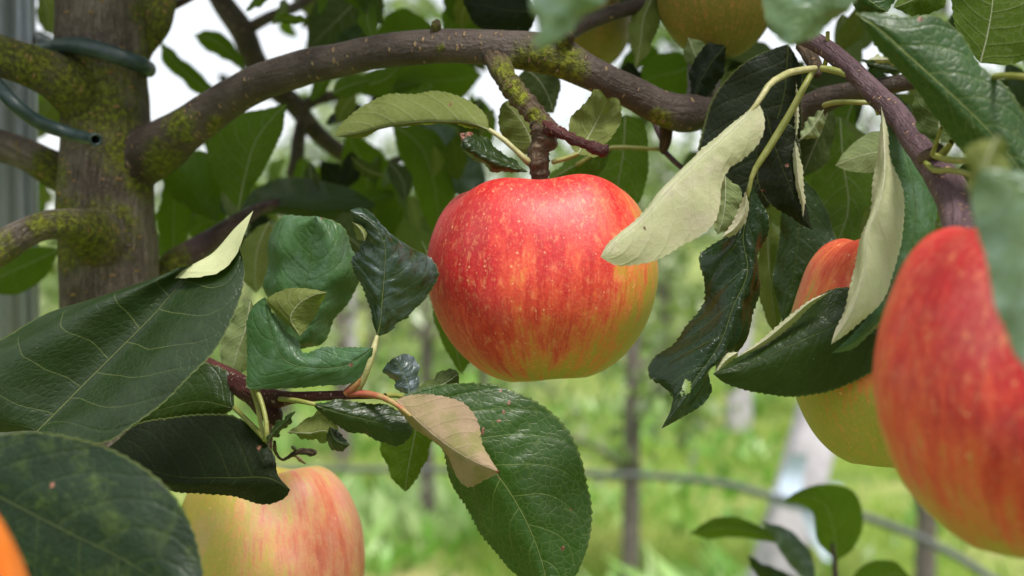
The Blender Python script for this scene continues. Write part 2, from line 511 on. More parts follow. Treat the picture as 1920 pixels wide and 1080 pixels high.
def tube(name, path, mat, parent=None, ring=16, step=0.003, moss=(), rough=0.04, bumpf=40, seed=0, world=False,
         endcap=True, startcap=False, hollow=0, flat=1.0, label=None, ringamp=0.0, ringf=900):
    """swept stem; path = (x px, y px, depth, radius px) or, with world=True, (X, Y, Z, radius m)."""
    p = np.asarray(path, float)
    if not world:
        w = np.c_[P(p[:, 0], p[:, 1], p[:, 2]), p[:, 3] * p[:, 2] / FPX]
    else:
        w = p
    # 3D chord-length resample
    ln = np.sqrt(((w[1:, :3] - w[:-1, :3]) ** 2).sum(1)).sum()
    n = max(6, int(ln / step) + 1)
    q = np.c_[np.zeros((len(w), 2)), w]
    # chord in 3D: place cumulative length in first column
    cum = np.concatenate([[0], np.cumsum(np.sqrt(((w[1:, :3] - w[:-1, :3]) ** 2).sum(1)))])
    q[:, 0] = cum
    r = crs(q, n)[:, 2:]
    pts, rad = r[:, :3], np.maximum(r[:, 3], 1e-4)
    T = np.gradient(pts, axis=0)
    T /= np.linalg.norm(T, axis=1)[:, None] + 1e-12
    a = np.array([0.0, 1.0, 0.0])
    A = np.zeros_like(T)
    for i in range(n):
        a = a - T[i] * a.dot(T[i])
        nn = np.linalg.norm(a)
        if nn < 1e-6:
            a = np.array([0.3, 0.2, 1.0]); a -= T[i] * a.dot(T[i]); nn = np.linalg.norm(a)
        a = a / nn
        A[i] = a
    B = np.cross(T, A)
    th = np.linspace(0, 2 * math.pi, ring, endpoint=False)
    V, UV, MS = [], [], []
    L = np.concatenate([[0], np.cumsum(np.linalg.norm(np.diff(pts, axis=0), axis=1))])
    mp = [(P(m[0], m[1], m[2]) if len(m) == 4 else P(m[0], m[1], 0.6), m[-1]) for m in moss]
    for i in range(n):
        for k in range(ring):
            d = A[i] * math.cos(th[k]) + B[i] * math.sin(th[k]) * flat
            b = pts[i] + d * rad[i]
            if rough:
                nz = noise.noise(Vector(b * bumpf) + Vector((seed, 0, 0))) + 0.5 * noise.noise(Vector(b * bumpf * 2.7))
                f = 1 + rough * nz
                if ringamp:
                    f += ringamp * max(0, math.sin(L[i] * ringf + nz * 2.5)) ** 2
                b = pts[i] + d * rad[i] * f
            V.append(b)
            UV.append((th[k] * rad[i], L[i]))
    V = np.array(V)
    ms = np.zeros(len(V))
    for c, rr in mp:
        # compare in picture plane at the stem's own depth
        dd = V - Cv
        dep = dd @ Fv
        px = 960 + dd @ Rv / dep * FPX; py = 540 - dd @ Uv / dep * FPX
        cc = c - Cv; cd = cc @ Fv
        cx = 960 + cc @ Rv / cd * FPX; cy = 540 - cc @ Uv / cd * FPX
        ms = np.maximum(ms, 1 - np.clip(np.hypot(px - cx, py - cy) / rr, 0, 1) ** 1.5)
    F = []
    for i in range(n - 1):
        for k in range(ring):
            k2 = (k + 1) % ring
            F.append((i * ring + k, i * ring + k2, (i + 1) * ring + k2, (i + 1) * ring + k))
    V = list(V); ms = list(ms)
    if hollow:
        for e, s_ in ((n - 1, 1), (0, -1)) if hollow == 2 else ((0, -1),):
            base = len(V)
            for dep_, fr in ((0, 0.66), (0.012, 0.62)):
                for k in range(ring):
                    d = A[e] * math.cos(th[k]) + B[e] * math.sin(th[k]) * flat
                    V.append(pts[e] + d * rad[e] * fr - T[e] * s_ * dep_); UV.append((0, 0)); ms.append(0)
            for k in range(ring):
                k2 = (k + 1) % ring
                F.append((e * ring + k, base + k, base + k2, e * ring + k2))
                F.append((base + k, base + ring + k, base + ring + k2, base + k2))
            F.append([base + ring + k for k in range(ring)])
    elif endcap:
        V.append(pts[-1] + T[-1] * rad[-1] * 0.4); UV.append((0, L[-1])); ms.append(0)
        for k in range(ring):
            F.append(((n - 1) * ring + k, (n - 1) * ring + (k + 1) % ring, len(V) - 1))
    if startcap:
        V.append(pts[0] - T[0] * rad[0] * 0.3); UV.append((0, 0)); ms.append(0)
        for k in range(ring):
            F.append(((k + 1) % ring, k, len(V) - 1))
    return mk(name, V, F, mat, parent, uvs={'m': UV}, attrs={'moss': ms}, label=label)


def leaf(parent, mat, side, base, tip, cols, dz=None, pet=None, pm='petiole', res=1, holes=(), stains=(), wave=0.0009,
         puck=0.0003, label=None, name='leaf', teeth=None, mi=None, tooth=0.0006, seed=None):
    """Leaf blade lofted between traced edges and midrib; side says which face is turned to the camera."""
    seed = RND.random() * 100 if seed is None else seed
    NR, MC = {0: (22, 3), 1: (72, 5), 2: (132, 8), 3: (200, 16)}[res]
    nc = len(cols)
    mi = nc // 2 if mi is None else mi
    dz = dz or [0.004 if j != mi else 0 for j in range(nc)]
    C = []
    for j, c in enumerate(cols):
        pl = [base] + [tuple(q) for q in c] + [tip]
        xy = np.array([(q[0], q[1]) for q in pl], float)
        seg = np.concatenate([[0], np.cumsum(np.sqrt(((xy[1:] - xy[:-1]) ** 2).sum(1)))]); seg /= seg[-1]
        rows = []
        for i, q in enumerate(pl):
            if len(q) > 2:
                d = q[2]
            else:
                d = base[2] * (1 - seg[i]) + tip[2] * seg[i] + dz[j] * math.sin(math.pi * seg[i]) ** 0.6
            rows.append((q[0], q[1], d))
        C.append(crs(rows, NR))
    C = np.array(C)                                    # nc, NR, 3
    up = np.array([(j - mi) / mi if j < mi else (j - mi) / (nc - 1 - mi) for j in range(nc)])
    us = np.concatenate([np.linspace(-1, 0, MC + 1), np.linspace(0, 1, MC + 1)[1:]])
    K = len(us)
    G = np.zeros((NR, K, 3))
    m = np.zeros_like(C)
    for j in range(nc):
        if j == 0: m[j] = (C[1] - C[0]) / (up[1] - up[0])
        elif j == nc - 1: m[j] = (C[-1] - C[-2]) / (up[-1] - up[-2])
        else:
            h0 = up[j] - up[j - 1]; h1 = up[j + 1] - up[j]
            m[j] = ((C[j] - C[j - 1]) / h0 * h1 + (C[j + 1] - C[j]) / h1 * h0) / (h0 + h1)
    for kk, u in enumerate(us):
        j = min(max(int(np.searchsorted(up, u, side='right') - 1), 0), nc - 2)
        h = up[j + 1] - up[j]; x = (u - up[j]) / h
        G[:, kk] = ((2 * x ** 3 - 3 * x ** 2 + 1) * C[j] + (x ** 3 - 2 * x ** 2 + x) * h * m[j]
                    + (-2 * x ** 3 + 3 * x ** 2) * C[j + 1] + (x ** 3 - x ** 2) * h * m[j + 1])
    vrow = np.linspace(0, 1, NR)
    # teeth along both margins
    lenpx = np.sqrt(((C[mi][1:, :2] - C[mi][:-1, :2]) ** 2).sum(1)).sum()
    dm = (base[2] + tip[2]) / 2
    lm_ = lenpx * dm / FPX
    if teeth is None:
        teeth = int(lm_ / 0.0022)
    if tooth and res > 0:
        teeth = min(teeth, NR // 4)
        for e, inn in ((0, 1), (K - 1, K - 2)):
            fr = (vrow * teeth + seed) % 1.0
            amp = tooth * FPX / dm * (0.55 + 0.45 * np.sin(vrow * 37 + seed) ** 2) * np.minimum(1, np.sin(vrow * math.pi) * 3)
            dirn = G[:, e, :2] - G[:, inn, :2]
            dirn /= np.linalg.norm(dirn, axis=1)[:, None] + 1e-6
            G[:, e, :2] += dirn * ((fr ** 1.5 - 0.5) * amp)[:, None]
    X = P(G[..., 0], G[..., 1], G[..., 2])
    # normals for displacement
    du = np.gradient(X, axis=1); dv = np.gradient(X, axis=0)
    Nn = np.cross(du, dv); Nn /= np.linalg.norm(Nn, axis=2)[..., None] + 1e-12
    U, Vv = np.meshgrid(us, vrow)
    env = np.minimum(1, np.sin(Vv * math.pi) * 2.5)
    ws = wave * (np.sin(Vv * 17 + seed + U * 2) * 0.6 + np.sin(Vv * 29 + seed * 2 - U * 3) * 0.4) * np.abs(U) ** 1.3
    ph = (Vv - 0.11 * np.abs(U) - 0.17 * np.abs(U) ** 2) * 7.6 + 0.42 * (U > 0) + 0.25 * np.sin(Vv * 9 + seed) + 0.2 * np.sin(Vv * 23 + U * 5 + seed * 2)
    fr = ph % 1.0
    pk = puck * (np.cos(2 * math.pi * (fr - 0.5)) * -0.5 + 0.5) * np.minimum(1, np.abs(U) * 4) * (1 - np.abs(U) ** 4) * (0.55 + 0.45 * np.sin(Vv * 31 + U * 9 + seed))
    crease = -0.0006 * np.exp(-(np.abs(U) / 0.10) ** 2) * lm_ / 0.08
    X0 = X
    vdir = X - Cv
    vdir /= np.linalg.norm(vdir, axis=2)[..., None]
    s = np.sign((Nn * vdir).sum(2).mean())            # +1: normal points away from the camera
    want = -1 if side == 'top' else 1                 # top face must look at the camera
    flip = (s * want) < 0
    Nt = Nn * (-1 if flip else 1)
    X = X + Nt * ((ws + pk + crease) * env)[..., None]
    # metric uv
    wid = np.zeros_like(U)
    dl = np.linalg.norm(np.diff(X0, axis=1), axis=2)
    c0 = MC
    for k in range(c0 + 1, K): wid[:, k] = wid[:, k - 1] + dl[:, k - 1]
    for k in range(c0 - 1, -1, -1): wid[:, k] = wid[:, k + 1] - dl[:, k]
    le = np.concatenate([[0], np.cumsum(np.linalg.norm(np.diff(X0[:, c0], axis=0), axis=1))])
    cm = np.stack([wid * 100, np.repeat(le[:, None] * 100, K, 1)], -1)
    uv = np.stack([U, Vv], -1)
    st = np.zeros((NR, K))
    for sx, sy, sr in stains:
        st = np.maximum(st, 1 - np.clip(np.hypot(G[..., 0] - sx, G[..., 1] - sy) / sr, 0, 1))
    F = []
    for i in range(NR - 1):
        for k in range(K - 1):
            if holes:
                cxp = G[i:i + 2, k:k + 2, 0].mean(); cyp = G[i:i + 2, k:k + 2, 1].mean()
                if any(((cxp - a) / r1) ** 2 + ((cyp - b) / r2) ** 2 < 1 + 0.25 * math.sin(cxp * 0.9) for a, b, r1, r2 in holes):
                    continue
            q = (i * K + k, i * K + k + 1, (i + 1) * K + k + 1, (i + 1) * K + k)
            F.append(q[::-1] if flip else q)
    V = X.reshape(-1, 3)
    o = mk(name, V, F, MAT[mat], parent, uvs={'uv': uv.reshape(-1, 2), 'cm': cm.reshape(-1, 2)},
           attrs={'stain': st.ravel()}, label=label)
    if pet:
        tube('petiole', pet, MAT[pm], o, ring=8, step=0.004, rough=0.05, bumpf=200)
    return o


def quick(parent, mat, side, b, t, w, cup=0.2, roll=0.0, bend=0.0, res=1, d2=None, label=None, **k):
    """simple leaf from base (x,y,d) to tip with half width w px; roll tips one margin back in depth; bend arcs the midrib."""
    b = np.array(b, float); t = np.array(t, float)
    ax = t[:2] - b[:2]; L = np.hypot(*ax) + 1e-6
    nx = np.array([-ax[1], ax[0]]) / L
    L_, M_, R_ = [], [], []
    dm = (b[2] + t[2]) / 2
    wm = w * dm / FPX
    cr_ = math.cos(roll); sr_ = math.sin(roll)
    for f in (0.12, 0.3, 0.5, 0.7, 0.88):
        c = b[:2] + ax * f + nx * bend * L * math.sin(math.pi * f)
        d = b[2] * (1 - f) + t[2] * f
        pr = (math.sin(math.pi * f ** 0.85)) ** 0.75
        M_.append((*c, d))
        L_.append((*(c - nx * w * pr * cr_), d - wm * pr * sr_ + cup * wm * pr))
        R_.append((*(c + nx * w * pr * cr_), d + wm * pr * sr_ + cup * wm * pr))
    return leaf(parent, mat, side, tuple(b), tuple(t), [L_, M_, R_], res=res, label=label, **k)


def apple(name, label, cx, cy, d, rx, hy, mat, tilt=0.0, lean=0.0, spin=0.0, stem=None, lobes=0.035, seed=0, group='apples hanging in the tree', res=96, stemmat='spur'):
    c = P(cx, cy, d)
    R = rx * d / FPX; H = hy * d / FPX
    root = thing(name, label, 'apple', tuple(c), group)
    prof = [(0.0, 0.56), (0.07, 0.60), (0.16, 0.72), (0.28, 0.87), (0.42, 0.965), (0.56, 0.995), (0.70, 0.94), (0.835, 0.79), (0.945, 0.53), (1.0, 0.20),
            (0.988, -0.10), (0.915, -0.38), (0.785, -0.62), (0.61, -0.82), (0.43, -0.94), (0.28, -0.985), (0.20, -0.96), (0.10, -0.86), (0.0, -0.80)]
    n = res
    pr = crs(prof, n)
    K = res
    V, F = [], []
    rot = Matrix.Rotation(tilt, 3, 'Y') @ Matrix.Rotation(lean, 3, 'X')
    rots = rot @ Matrix.Rotation(spin, 3, 'Z')
    for i in range(n):
        r, z = pr[i]
        for k in range(K):
            a = 2 * math.pi * k / K
            f = 1 + lobes * math.cos(5 * a + seed) * (0.35 + 0.5 * max(0, -z) + 0.6 * max(0, z)) + 0.018 * math.sin(2 * a + seed * 2) + 0.012 * math.sin(3 * a - seed)
            zz = z + lobes * 1.5 * math.cos(5 * a + seed) * (r ** 1.5) * (1 if z > 0 else -0.25) * (abs(z) ** 2)
            v = Vector((r * f * math.cos(a), r * f * math.sin(a), zz))
            nz = noise.noise(v * 1.6 + Vector((seed, 3, 1))) * 0.022
            v = v * (1 + nz)
            v = rots @ Vector((v.x * R, v.y * R, v.z * H))
            V.append(v)
    for i in range(n - 1):
        for k in range(K):
            k2 = (k + 1) % K
            F.append((i * K + k, (i + 1) * K + k, (i + 1) * K + k2, i * K + k2))
    me = bpy.data.meshes.new('flesh')
    me.from_pydata([tuple(v) for v in V], [], F)
    me.polygons.foreach_set('use_smooth', [True] * len(me.polygons))
    me.materials.append(mat)
    b = bpy.data.objects.new('fruit_skin', me)
    COL.objects.link(b)
    b.parent = root
    # dried calyx at the bottom
    cv, cf = [], []
    for k in range(5):
        a = 2 * math.pi * k / 5
        i0 = len(cv)
        for rr, zz, ww in ((0.05, -0.78, 0.05), (0.10, -0.88, 0.035), (0.07, -0.96, 0.004)):
            for s_ in (-1, 1):
                v = Vector((rr * math.cos(a) - s_ * ww * math.sin(a), rr * math.sin(a) + s_ * ww * math.cos(a), zz))
                cv.append(rots @ Vector((v.x * R, v.y * R, v.z * H)))
        cf += [(i0, i0 + 1, i0 + 3, i0 + 2), (i0 + 2, i0 + 3, i0 + 5, i0 + 4)]
    cm_ = bpy.data.meshes.new('calyx'); cm_.from_pydata([tuple(v) for v in cv], [], cf); cm_.materials.append(MAT['spur'])
    co = bpy.data.objects.new('calyx', cm_); COL.objects.link(co); co.parent = root
    # stem from the cavity
    top = rots @ Vector((0, 0, 0.55 * H))
    st = stem or [(0, 0, 0.02), (0.0, 0, 0.035)]
    path = [(c[0] + top.x, c[1] + top.y, c[2] + top.z - 0.002, 0.0016)]
    for sx, sy, sz in st:
        path.append((c[0] + top.x + sx, c[1] + top.y + sy, c[2] + top.z + sz, 0.0015))
    s = tube('stem', path, MAT[stemmat], None, ring=8, world=True, rough=0.1, bumpf=300)
    s.parent = root
    s.matrix_parent_inverse = Matrix.Translation(-Vector(root.location))
    return root


# ------------------------------------------------------------------ ground, grass, path
def ground():
    g = N('ground_grass')
    pos = g.n('ShaderNodeTexCoord', 3)
    n1 = g.noise(pos, 1.3, 5, 0.6)
    n2 = g.noise(pos, 9, 4, 0.6)
    n3 = g.noise(pos, 50, 3, 0.6)
    c = g.ramp(n1, [(0.35, (0.08, 0.14, 0.02)), (0.5, (0.24, 0.31, 0.05)), (0.65, (0.38, 0.36, 0.13))])
    c = g.mix(g.mul(g.step(n2, 0.45, 0.7), 0.5), c, (0.08, 0.16, 0.025))
    c = g.mix(g.mul(g.step(n3, 0.5, 0.7), 0.4), c, (0.28, 0.30, 0.14))
    m = g.done(g.pbr(Base_Color=c, Roughness=0.9, Normal=g.bump(n3, 0.03)))
    xs = np.concatenate([np.linspace(-300, -12, 10), np.linspace(-10, 10, 60), np.linspace(12, 300, 10)])
    ys = np.concatenate([np.linspace(-60, -4, 5), np.linspace(-2, 20, 70), np.linspace(22, 60, 10), np.linspace(80, 700, 8)])
    V, F = [], []
    for y in ys:
        for x in xs:
            z = 0.03 * noise.noise(Vector((x * 0.8, y * 0.8, 0))) + 0.012 * noise.noise(Vector((x * 3, y * 3, 0)))
            V.append((x, y, z))
    k = len(xs)
    for i in range(len(ys) - 1):
        for j in range(k - 1):
            F.append((i * k + j, i * k + j + 1, (i + 1) * k + j + 1, (i + 1) * k + j))
    o = mk('ground', V, F, m)
    tag(o, 'grassy orchard floor stretching back behind the tree', kind='structure')


ground()


def scatter(name, cnt, hmin, hmax, w, xr, y0, y1, stops, label, seed, lean=0.6, clump=1.2, broad=False, spec=0.4):
    """thousands of small blades or leaves standing on the ground, one mesh"""
    r = np.random.RandomState(seed)
    yy = y0 + (y1 - y0) * r.rand(cnt * 3) ** 1.3
    xx = (r.rand(cnt * 3) * 2 - 1) * (xr + 0.42 * yy)
    cl = np.array([noise.noise(Vector((x * clump, y * clump, seed))) for x, y in zip(xx, yy)])
    keep = r.rand(cnt * 3) < np.clip(0.35 + cl * 1.6, 0.03, 1)
    xx, yy, cl = xx[keep][:cnt], yy[keep][:cnt], cl[keep][:cnt]
    n = len(xx)
    h = (hmin + (hmax - hmin) * r.rand(n)) * (0.7 + np.clip(cl, -0.3, 0.8))
    a = r.rand(n) * 2 * math.pi
    la = r.rand(n) * 2 * math.pi
    ll = lean * h * (0.3 + r.rand(n))
    ww = w * (0.6 + 0.8 * r.rand(n))
    base = np.stack([xx, yy, np.zeros(n)], 1)
    sd = np.stack([np.cos(a), np.sin(a), np.zeros(n)], 1) * ww[:, None] / 2
    ld = np.stack([np.cos(la), np.sin(la), np.zeros(n)], 1) * ll[:, None]
    up = np.stack([np.zeros(n), np.zeros(n), h], 1)
    fm = 0.55
    if broad:
        v = [base - sd * 0.15, base + sd * 0.15, base + up * fm + ld * 0.4 + sd, base + up * fm + ld * 0.4 - sd, base + up + ld]
    else:
        v = [base - sd, base + sd, base + up * fm + ld * 0.35 + sd * 0.7, base + up * fm + ld * 0.35 - sd * 0.7, base + up + ld]
    V = np.stack(v, 1).reshape(-1, 3)
    idx = np.arange(n) * 5
    me = bpy.data.meshes.new(name)
    F = [(i, i + 1, i + 2, i + 3) for i in idx] + [(i + 3, i + 2, i + 4) for i in idx]
    me.from_pydata(V.tolist(), [], F)
    at = me.attributes.new('rnd', 'FLOAT', 'POINT')
    at.data.foreach_set('value', np.repeat(np.clip(r.rand(n) * 0.5 + cl * 0.9 + 0.2, 0, 1), 5))
    g = N(name + '_blade')
    c = g.ramp(g.attr('rnd'), stops)
    sh = g.pbr(Base_Color=c, Roughness=0.45, Specular_IOR_Level=spec)
    tr = g.n('ShaderNodeBsdfTranslucent', 0, Color=c)
    ms = g.t.nodes.new('ShaderNodeMixShader'); ms.inputs[0].default_value = 0.35
    g.t.links.new(sh, ms.inputs[1]); g.t.links.new(tr, ms.inputs[2])
    me.materials.append(g.done(ms.outputs[0]))
    o = bpy.data.objects.new(name, me)
    COL.objects.link(o)
    return tag(o, label, kind='stuff')


scatter('grass', 60000, 0.05, 0.16, 0.009, 0.6, 2.2, 17, [(0.0, (0.07, 0.17, 0.015)), (0.45, (0.24, 0.42, 0.04)), (1.0, (0.48, 0.52, 0.16))],
        'tufted green and yellowing grass between the tree rows', 3)
scatter('weeds', 7000, 0.06, 0.22, 0.05, 0.4, 2.6, 15, [(0.0, (0.04, 0.13, 0.02)), (0.6, (0.20, 0.44, 0.05)), (1.0, (0.46, 0.60, 0.26))],
        'broad leaved weeds growing through the grass', 5, lean=0.9, clump=0.9, broad=True, spec=0.9)

# ------------------------------------------------------------------ far trees, posts, hose
def far_leaf_mat(name, a, b):
    g = N(name)
    oi = g.attr('rnd')
    c = g.mix(oi, a, b)
    sh = g.pbr(Base_Color=c, Roughness=0.35, Specular_IOR_Level=0.8)
    tr = g.n('ShaderNodeBsdfTranslucent', 0, Color=(0.25, 0.40, 0.06))
    ms = g.t.nodes.new('ShaderNodeMixShader'); ms.inputs[0].default_value = 0.35
    g.t.links.new(sh, ms.inputs[1]); g.t.links.new(tr, ms.inputs[2])
    return g.done(ms.outputs[0])


FL = far_leaf_mat('far_foliage', (0.05, 0.11, 0.02), (0.36, 0.42, 0.20))


def crown_mesh(name, pts, size, parent, seed, kind='stuff'):
    r = np.random.RandomState(seed)
    n = len(pts)
    pts = np.asarray(pts)
    ax = r.randn(n, 3); ax[:, 2] -= 0.5; ax /= np.linalg.norm(ax, axis=1)[:, None]
    sd = np.cross(ax, r.randn(n, 3)); sd /= np.linalg.norm(sd, axis=1)[:, None]
    L = size * (0.6 + 0.8 * r.rand(n))[:, None]
    nn = np.cross(ax, sd)
    v = [pts, pts + ax * L * 0.5 + sd * L * 0.28 + nn * L * 0.06, pts + ax * L, pts + ax * L * 0.5 - sd * L * 0.28 + nn * L * 0.06]
    V = np.stack(v, 1).reshape(-1, 3)
    F = []
    for i in range(n):
        F += [(4 * i, 4 * i + 1, 4 * i + 2), (4 * i, 4 * i + 2, 4 * i + 3)]
    o = mk(name, V, F, FL, parent, smooth=False, attrs={'rnd': np.repeat(r.rand(n), 4)})
    if kind: o['kind'] = kind
    return o


def far_tree(x, y, h, rt, label, seed, leafn=900, spread=0.45, lean=0.0, low=0.55, name='young_apple_tree', leafsize=0.075):
    r = random.Random(seed)
    root = thing(name, label, 'tree', (x, y, 0), 'young apple trees in the rows behind' if y > 0 else 'unseen apple trees added as the facing row')
    tp = [(x, y, -0.05, rt * 1.25), (x + lean * 0.3, y, h * 0.3, rt), (x + lean * 0.6 + r.uniform(-.03, .03), y, h * 0.6, rt * 0.75), (x + lean, y, h, rt * 0.3)]
    tube('trunk', tp, MAT['bgbark'], root, ring=10, step=0.06, world=True, rough=0.15, bumpf=8)
    pts = []
    nb = 11
    for i in range(nb):
        z = h * (low + (0.95 - low) * i / (nb - 1))
        a = r.uniform(0, 6.28)
        l = spread * r.uniform(0.6, 1.2) * (1.25 - z / h * 0.7)
        bx = x + lean * z / h
        e = (bx + l * math.cos(a), y + l * math.sin(a), z + r.uniform(-.05, .22))
        m_ = (bx + l * .5 * math.cos(a), y + l * .5 * math.sin(a), z + r.uniform(0.03, .12))
        tube('limb', [(bx, y, z - .05, rt * .4), (*m_, rt * .28), (*e, rt * .12)], MAT['bgbark'], root, ring=6, step=0.06, world=True, rough=0)
        for k in range(leafn // nb):
            t = r.random() ** 0.6
            c = Vector((bx, y, z - .05)).lerp(Vector(m_), min(1, t * 2)) if t < .5 else Vector(m_).lerp(Vector(e), (t - .5) * 2)
            pts.append((c.x + r.gauss(0, .07), c.y + r.gauss(0, .07), c.z + r.gauss(0, .07)))
    crown_mesh('foliage', pts, leafsize, root, seed)
    return root


def gx(px, d):
    return (px - 960) / FPX * d


far_tree(gx(1183, 4.9), 4.9, 2.3, 0.029, 'young apple tree with slender grey brown trunk below the red apple', 11, 900, 0.35, 0.02, 0.22)
far_tree(gx(800, 5.9), 5.9, 2.3, 0.03, 'thin stemmed young apple tree just left of the large green leaf', 12, 700, 0.4, 0.0, 0.3)
far_tree(gx(1738, 4.4), 4.4, 2.2, 0.03, 'young apple tree with red brown trunk under the foreground red apple', 13, 500, 0.4, 0.05, 0.5)
far_tree(gx(640, 7.6), 7.6, 2.3, 0.04, 'pale trunked young apple tree behind the yellow apple', 14, 800, 0.5, 0.0, 0.3)
k = 0
for yy, x0, x1, st, rown in ((9.5, -3.6, 3.9, 1.15, 'first'), (12.8, -5, 5, 1.25, 'second'), (16.5, -6.5, 6.5, 1.35, 'third'), (21, -8, 8.2, 1.5, 'farthest')):
    x = x0
    while x < x1:
        k += 1
        far_tree(x + RND.uniform(-.25, .25), yy + RND.uniform(-.3, .3), RND.uniform(1.75, 2.15), 0.035,
                 'distant young apple tree in the %s blurred row behind the grass' % rown, 100 + k, 800, 0.6, RND.uniform(-.1, .1), 0.12, leafsize=0.09)
        x += st

for i_ in range(8):  # unseen row added behind the camera to cut low sky light
    far_tree(-5.2 + i_ * 1.5 + RND.uniform(-.2, .2), -1.9 + RND.uniform(-.2, .2), RND.uniform(2.2, 2.5), 0.045, 'unseen leafy apple tree of the facing row added to block low sky', 300 + i_, 2000, 0.75, RND.uniform(-.1, .1), 0.2, name='apple_tree', leafsize=0.13)

g = N('white_concrete')
pos = g.n('ShaderNodeTexCoord', 3)
nn = g.noise(pos, 12, 5)
MAT['post'] = g.done(g.pbr(Base_Color=g.mix(g.step(nn, 0.3, 0.7), (0.30, 0.28, 0.30), (0.46, 0.43, 0.46)), Roughness=0.8, Normal=g.bump(nn, 0.01)))


def post(p0, p1, w, label):
    root = thing('concrete_post', label, 'post', (p0[0], p0[1], 0), 'white concrete posts')
    a = Vector(p0); b = Vector(p1); t = (b - a).normalized()
    s = t.cross(Vector((0, 1, 0))).normalized(); q = s.cross(t)
    V, F = [], []
    c = 0.18
    prof = [(-1 + c, -1), (1 - c, -1), (1, -1 + c), (1, 1 - c), (1 - c, 1), (-1 + c, 1), (-1, 1 - c), (-1, -1 + c)]
    for i in range(9):
        f = i / 8
        sc = w / 2 * (1 - 0.12 * f)
        for u_, v_ in prof:
            V.append(a.lerp(b, f) + s * u_ * sc + q * v_ * sc)
    for i in range(8):
        for k_ in range(8):
            F.append((i * 8 + k_, i * 8 + (k_ + 1) % 8, i * 8 + 8 + (k_ + 1) % 8, i * 8 + 8 + k_))
    F.append(list(range(64, 72))); F.append(list(range(7, -1, -1)))
    mk('shaft', V, F, MAT['post'], root, smooth=False)
    V2 = [];
    return root


def W3(px, py, d):
    p = P(px, py, d); return (float(p[0]), float(p[1]), float(p[2]))


post(W3(1380, 1330, 3.85), W3(1640, 420, 4.15), 0.125, 'leaning white concrete post behind the young shoot at lower right')
post((gx(1388, 9.0), 9.0, -0.05), (gx(1384, 9.0), 9.0, 2.0), 0.15, 'upright white concrete post farther back, beside the dark hanging leaf')
post((gx(655, 11.0), 11.0, -0.05), (gx(650, 11.0), 11.0, 2.1), 0.12, 'distant white concrete post behind the yellow apple')

g = N('blue_white_plastic')
MAT['film'] = g.done(g.pbr(Base_Color=(0.40, 0.48, 0.58), Roughness=0.25, Specular_IOR_Level=0.6))
# plastic tie flapping on the leaning post
rt = thing('plastic_tie', 'pale blue plastic strip tied round the leaning white post', 'tie', W3(1500, 900, 3.9))
V, F = [], []
c0 = [(1478, 850), (1470, 880), (1465, 915), (1475, 940)]
for i, (a_, b_, w_) in enumerate(((1500, 850, 16), (1488, 880, 20), (1482, 910, 22), (1490, 935, 20), (1510, 950, 14), (1520, 985, 10), (1535, 1020, 9), (1552, 1050, 7))):
    for s_ in (-1, 1):
        V.append(P(a_ + s_ * w_, b_ + (3 if s_ > 0 else 0), 3.76 + 0.02 * math.sin(i * 1.3) + 0.015 * s_))
for i in range(7):
    F.append((2 * i, 2 * i + 1, 2 * i + 3, 2 * i + 2))
mk('strip', V, F, MAT['film'], rt)
tube('loop', [(1455, 938, 3.80, 9), (1500, 948, 3.74, 9), (1550, 930, 3.76, 9), (1560, 915, 3.95, 9), (1500, 915, 4.06, 9), (1450, 930, 3.92, 9), (1455, 938, 3.80, 9)],
     MAT['film'], rt, ring=8, step=0.02, rough=0)

g = N('grey_hose')
MAT['hose'] = g.done(g.pbr(Base_Color=(0.09, 0.10, 0.09), Roughness=0.5))
o = tube('irrigation_hose', [(-300, 905, 5.2, 5.0), (300, 888, 4.9, 5.4), (700, 880, 4.6, 5.8), (1100, 888, 4.2, 6.5), (1250, 895, 4.0, 6.8), (1380, 912, 3.7, 7.2), (1460, 935, 3.55, 7.6), (1640, 975, 3.3, 7.9),
                              (1760, 1025, 3.15, 7.9), (1860, 1085, 3.0, 8.6), (2000, 1190, 2.9, 8.6), (2200, 1400, 2.8, 8.6)], MAT['hose'], None, ring=10, step=0.05, rough=0)
tag(o, 'grey irrigation hose strung low across the orchard behind the posts', 'hose')

# ------------------------------------------------------------------ galvanised stake
g = N('galvanised_steel')
pos = g.n('ShaderNodeTexCoord', 3)
x_, y_, z_ = g.xyz(pos)
n1 = g.noise(g.comb(g.mul(x_, 300), g.mul(y_, 300), g.mul(z_, 12)), 1, 4)
n2 = g.n('ShaderNodeTexVoronoi', 0, Vector=pos, Scale=160)
MAT['zinc'] = g.done(g.pbr(Base_Color=g.mix(n1, (0.24, 0.25, 0.31), (0.50, 0.52, 0.62)), Metallic=0.75, Roughness=g.add(0.32, g.mul(n2, 0.25)), Normal=g.bump(n1, 0.0004)))
root = thing('steel_stake', 'galvanised steel profile stake at the left edge beside the trunk', 'stake', tuple(P(0, 2000, 0.80)))
sx = 0.8 / FPX
prof = [(-62, 14), (-62, -4), (-56, -10), (-20, -12), (12, -12), (20, -8), (27, 4), (34, 9), (44, 10), (52, 6), (58, 3), (64, 4), (68, 9), (68, 20), (64, 22), (62, 12), (56, 10), (44, 16), (30, 15), (20, 6), (12, -4), (-20, -5), (-50, -4), (-56, 14)]
V, F = [], []
zs = np.linspace(0, 2.3, 24)
x0_ = float(P(0, 300, 0.8)[0])
for z in zs:
    for a_, b_ in prof:
        V.append((x0_ + a_ * sx, 0.80 + b_ * sx, z))
n_ = len(prof)
for i in range(len(zs) - 1):
    for k_ in range(n_):
        F.append((i * n_ + k_, i * n_ + (k_ + 1) % n_, (i + 1) * n_ + (k_ + 1) % n_, (i + 1) * n_ + k_))
o = mk('steel_profile', V, F, MAT['zinc'], root, smooth=False)
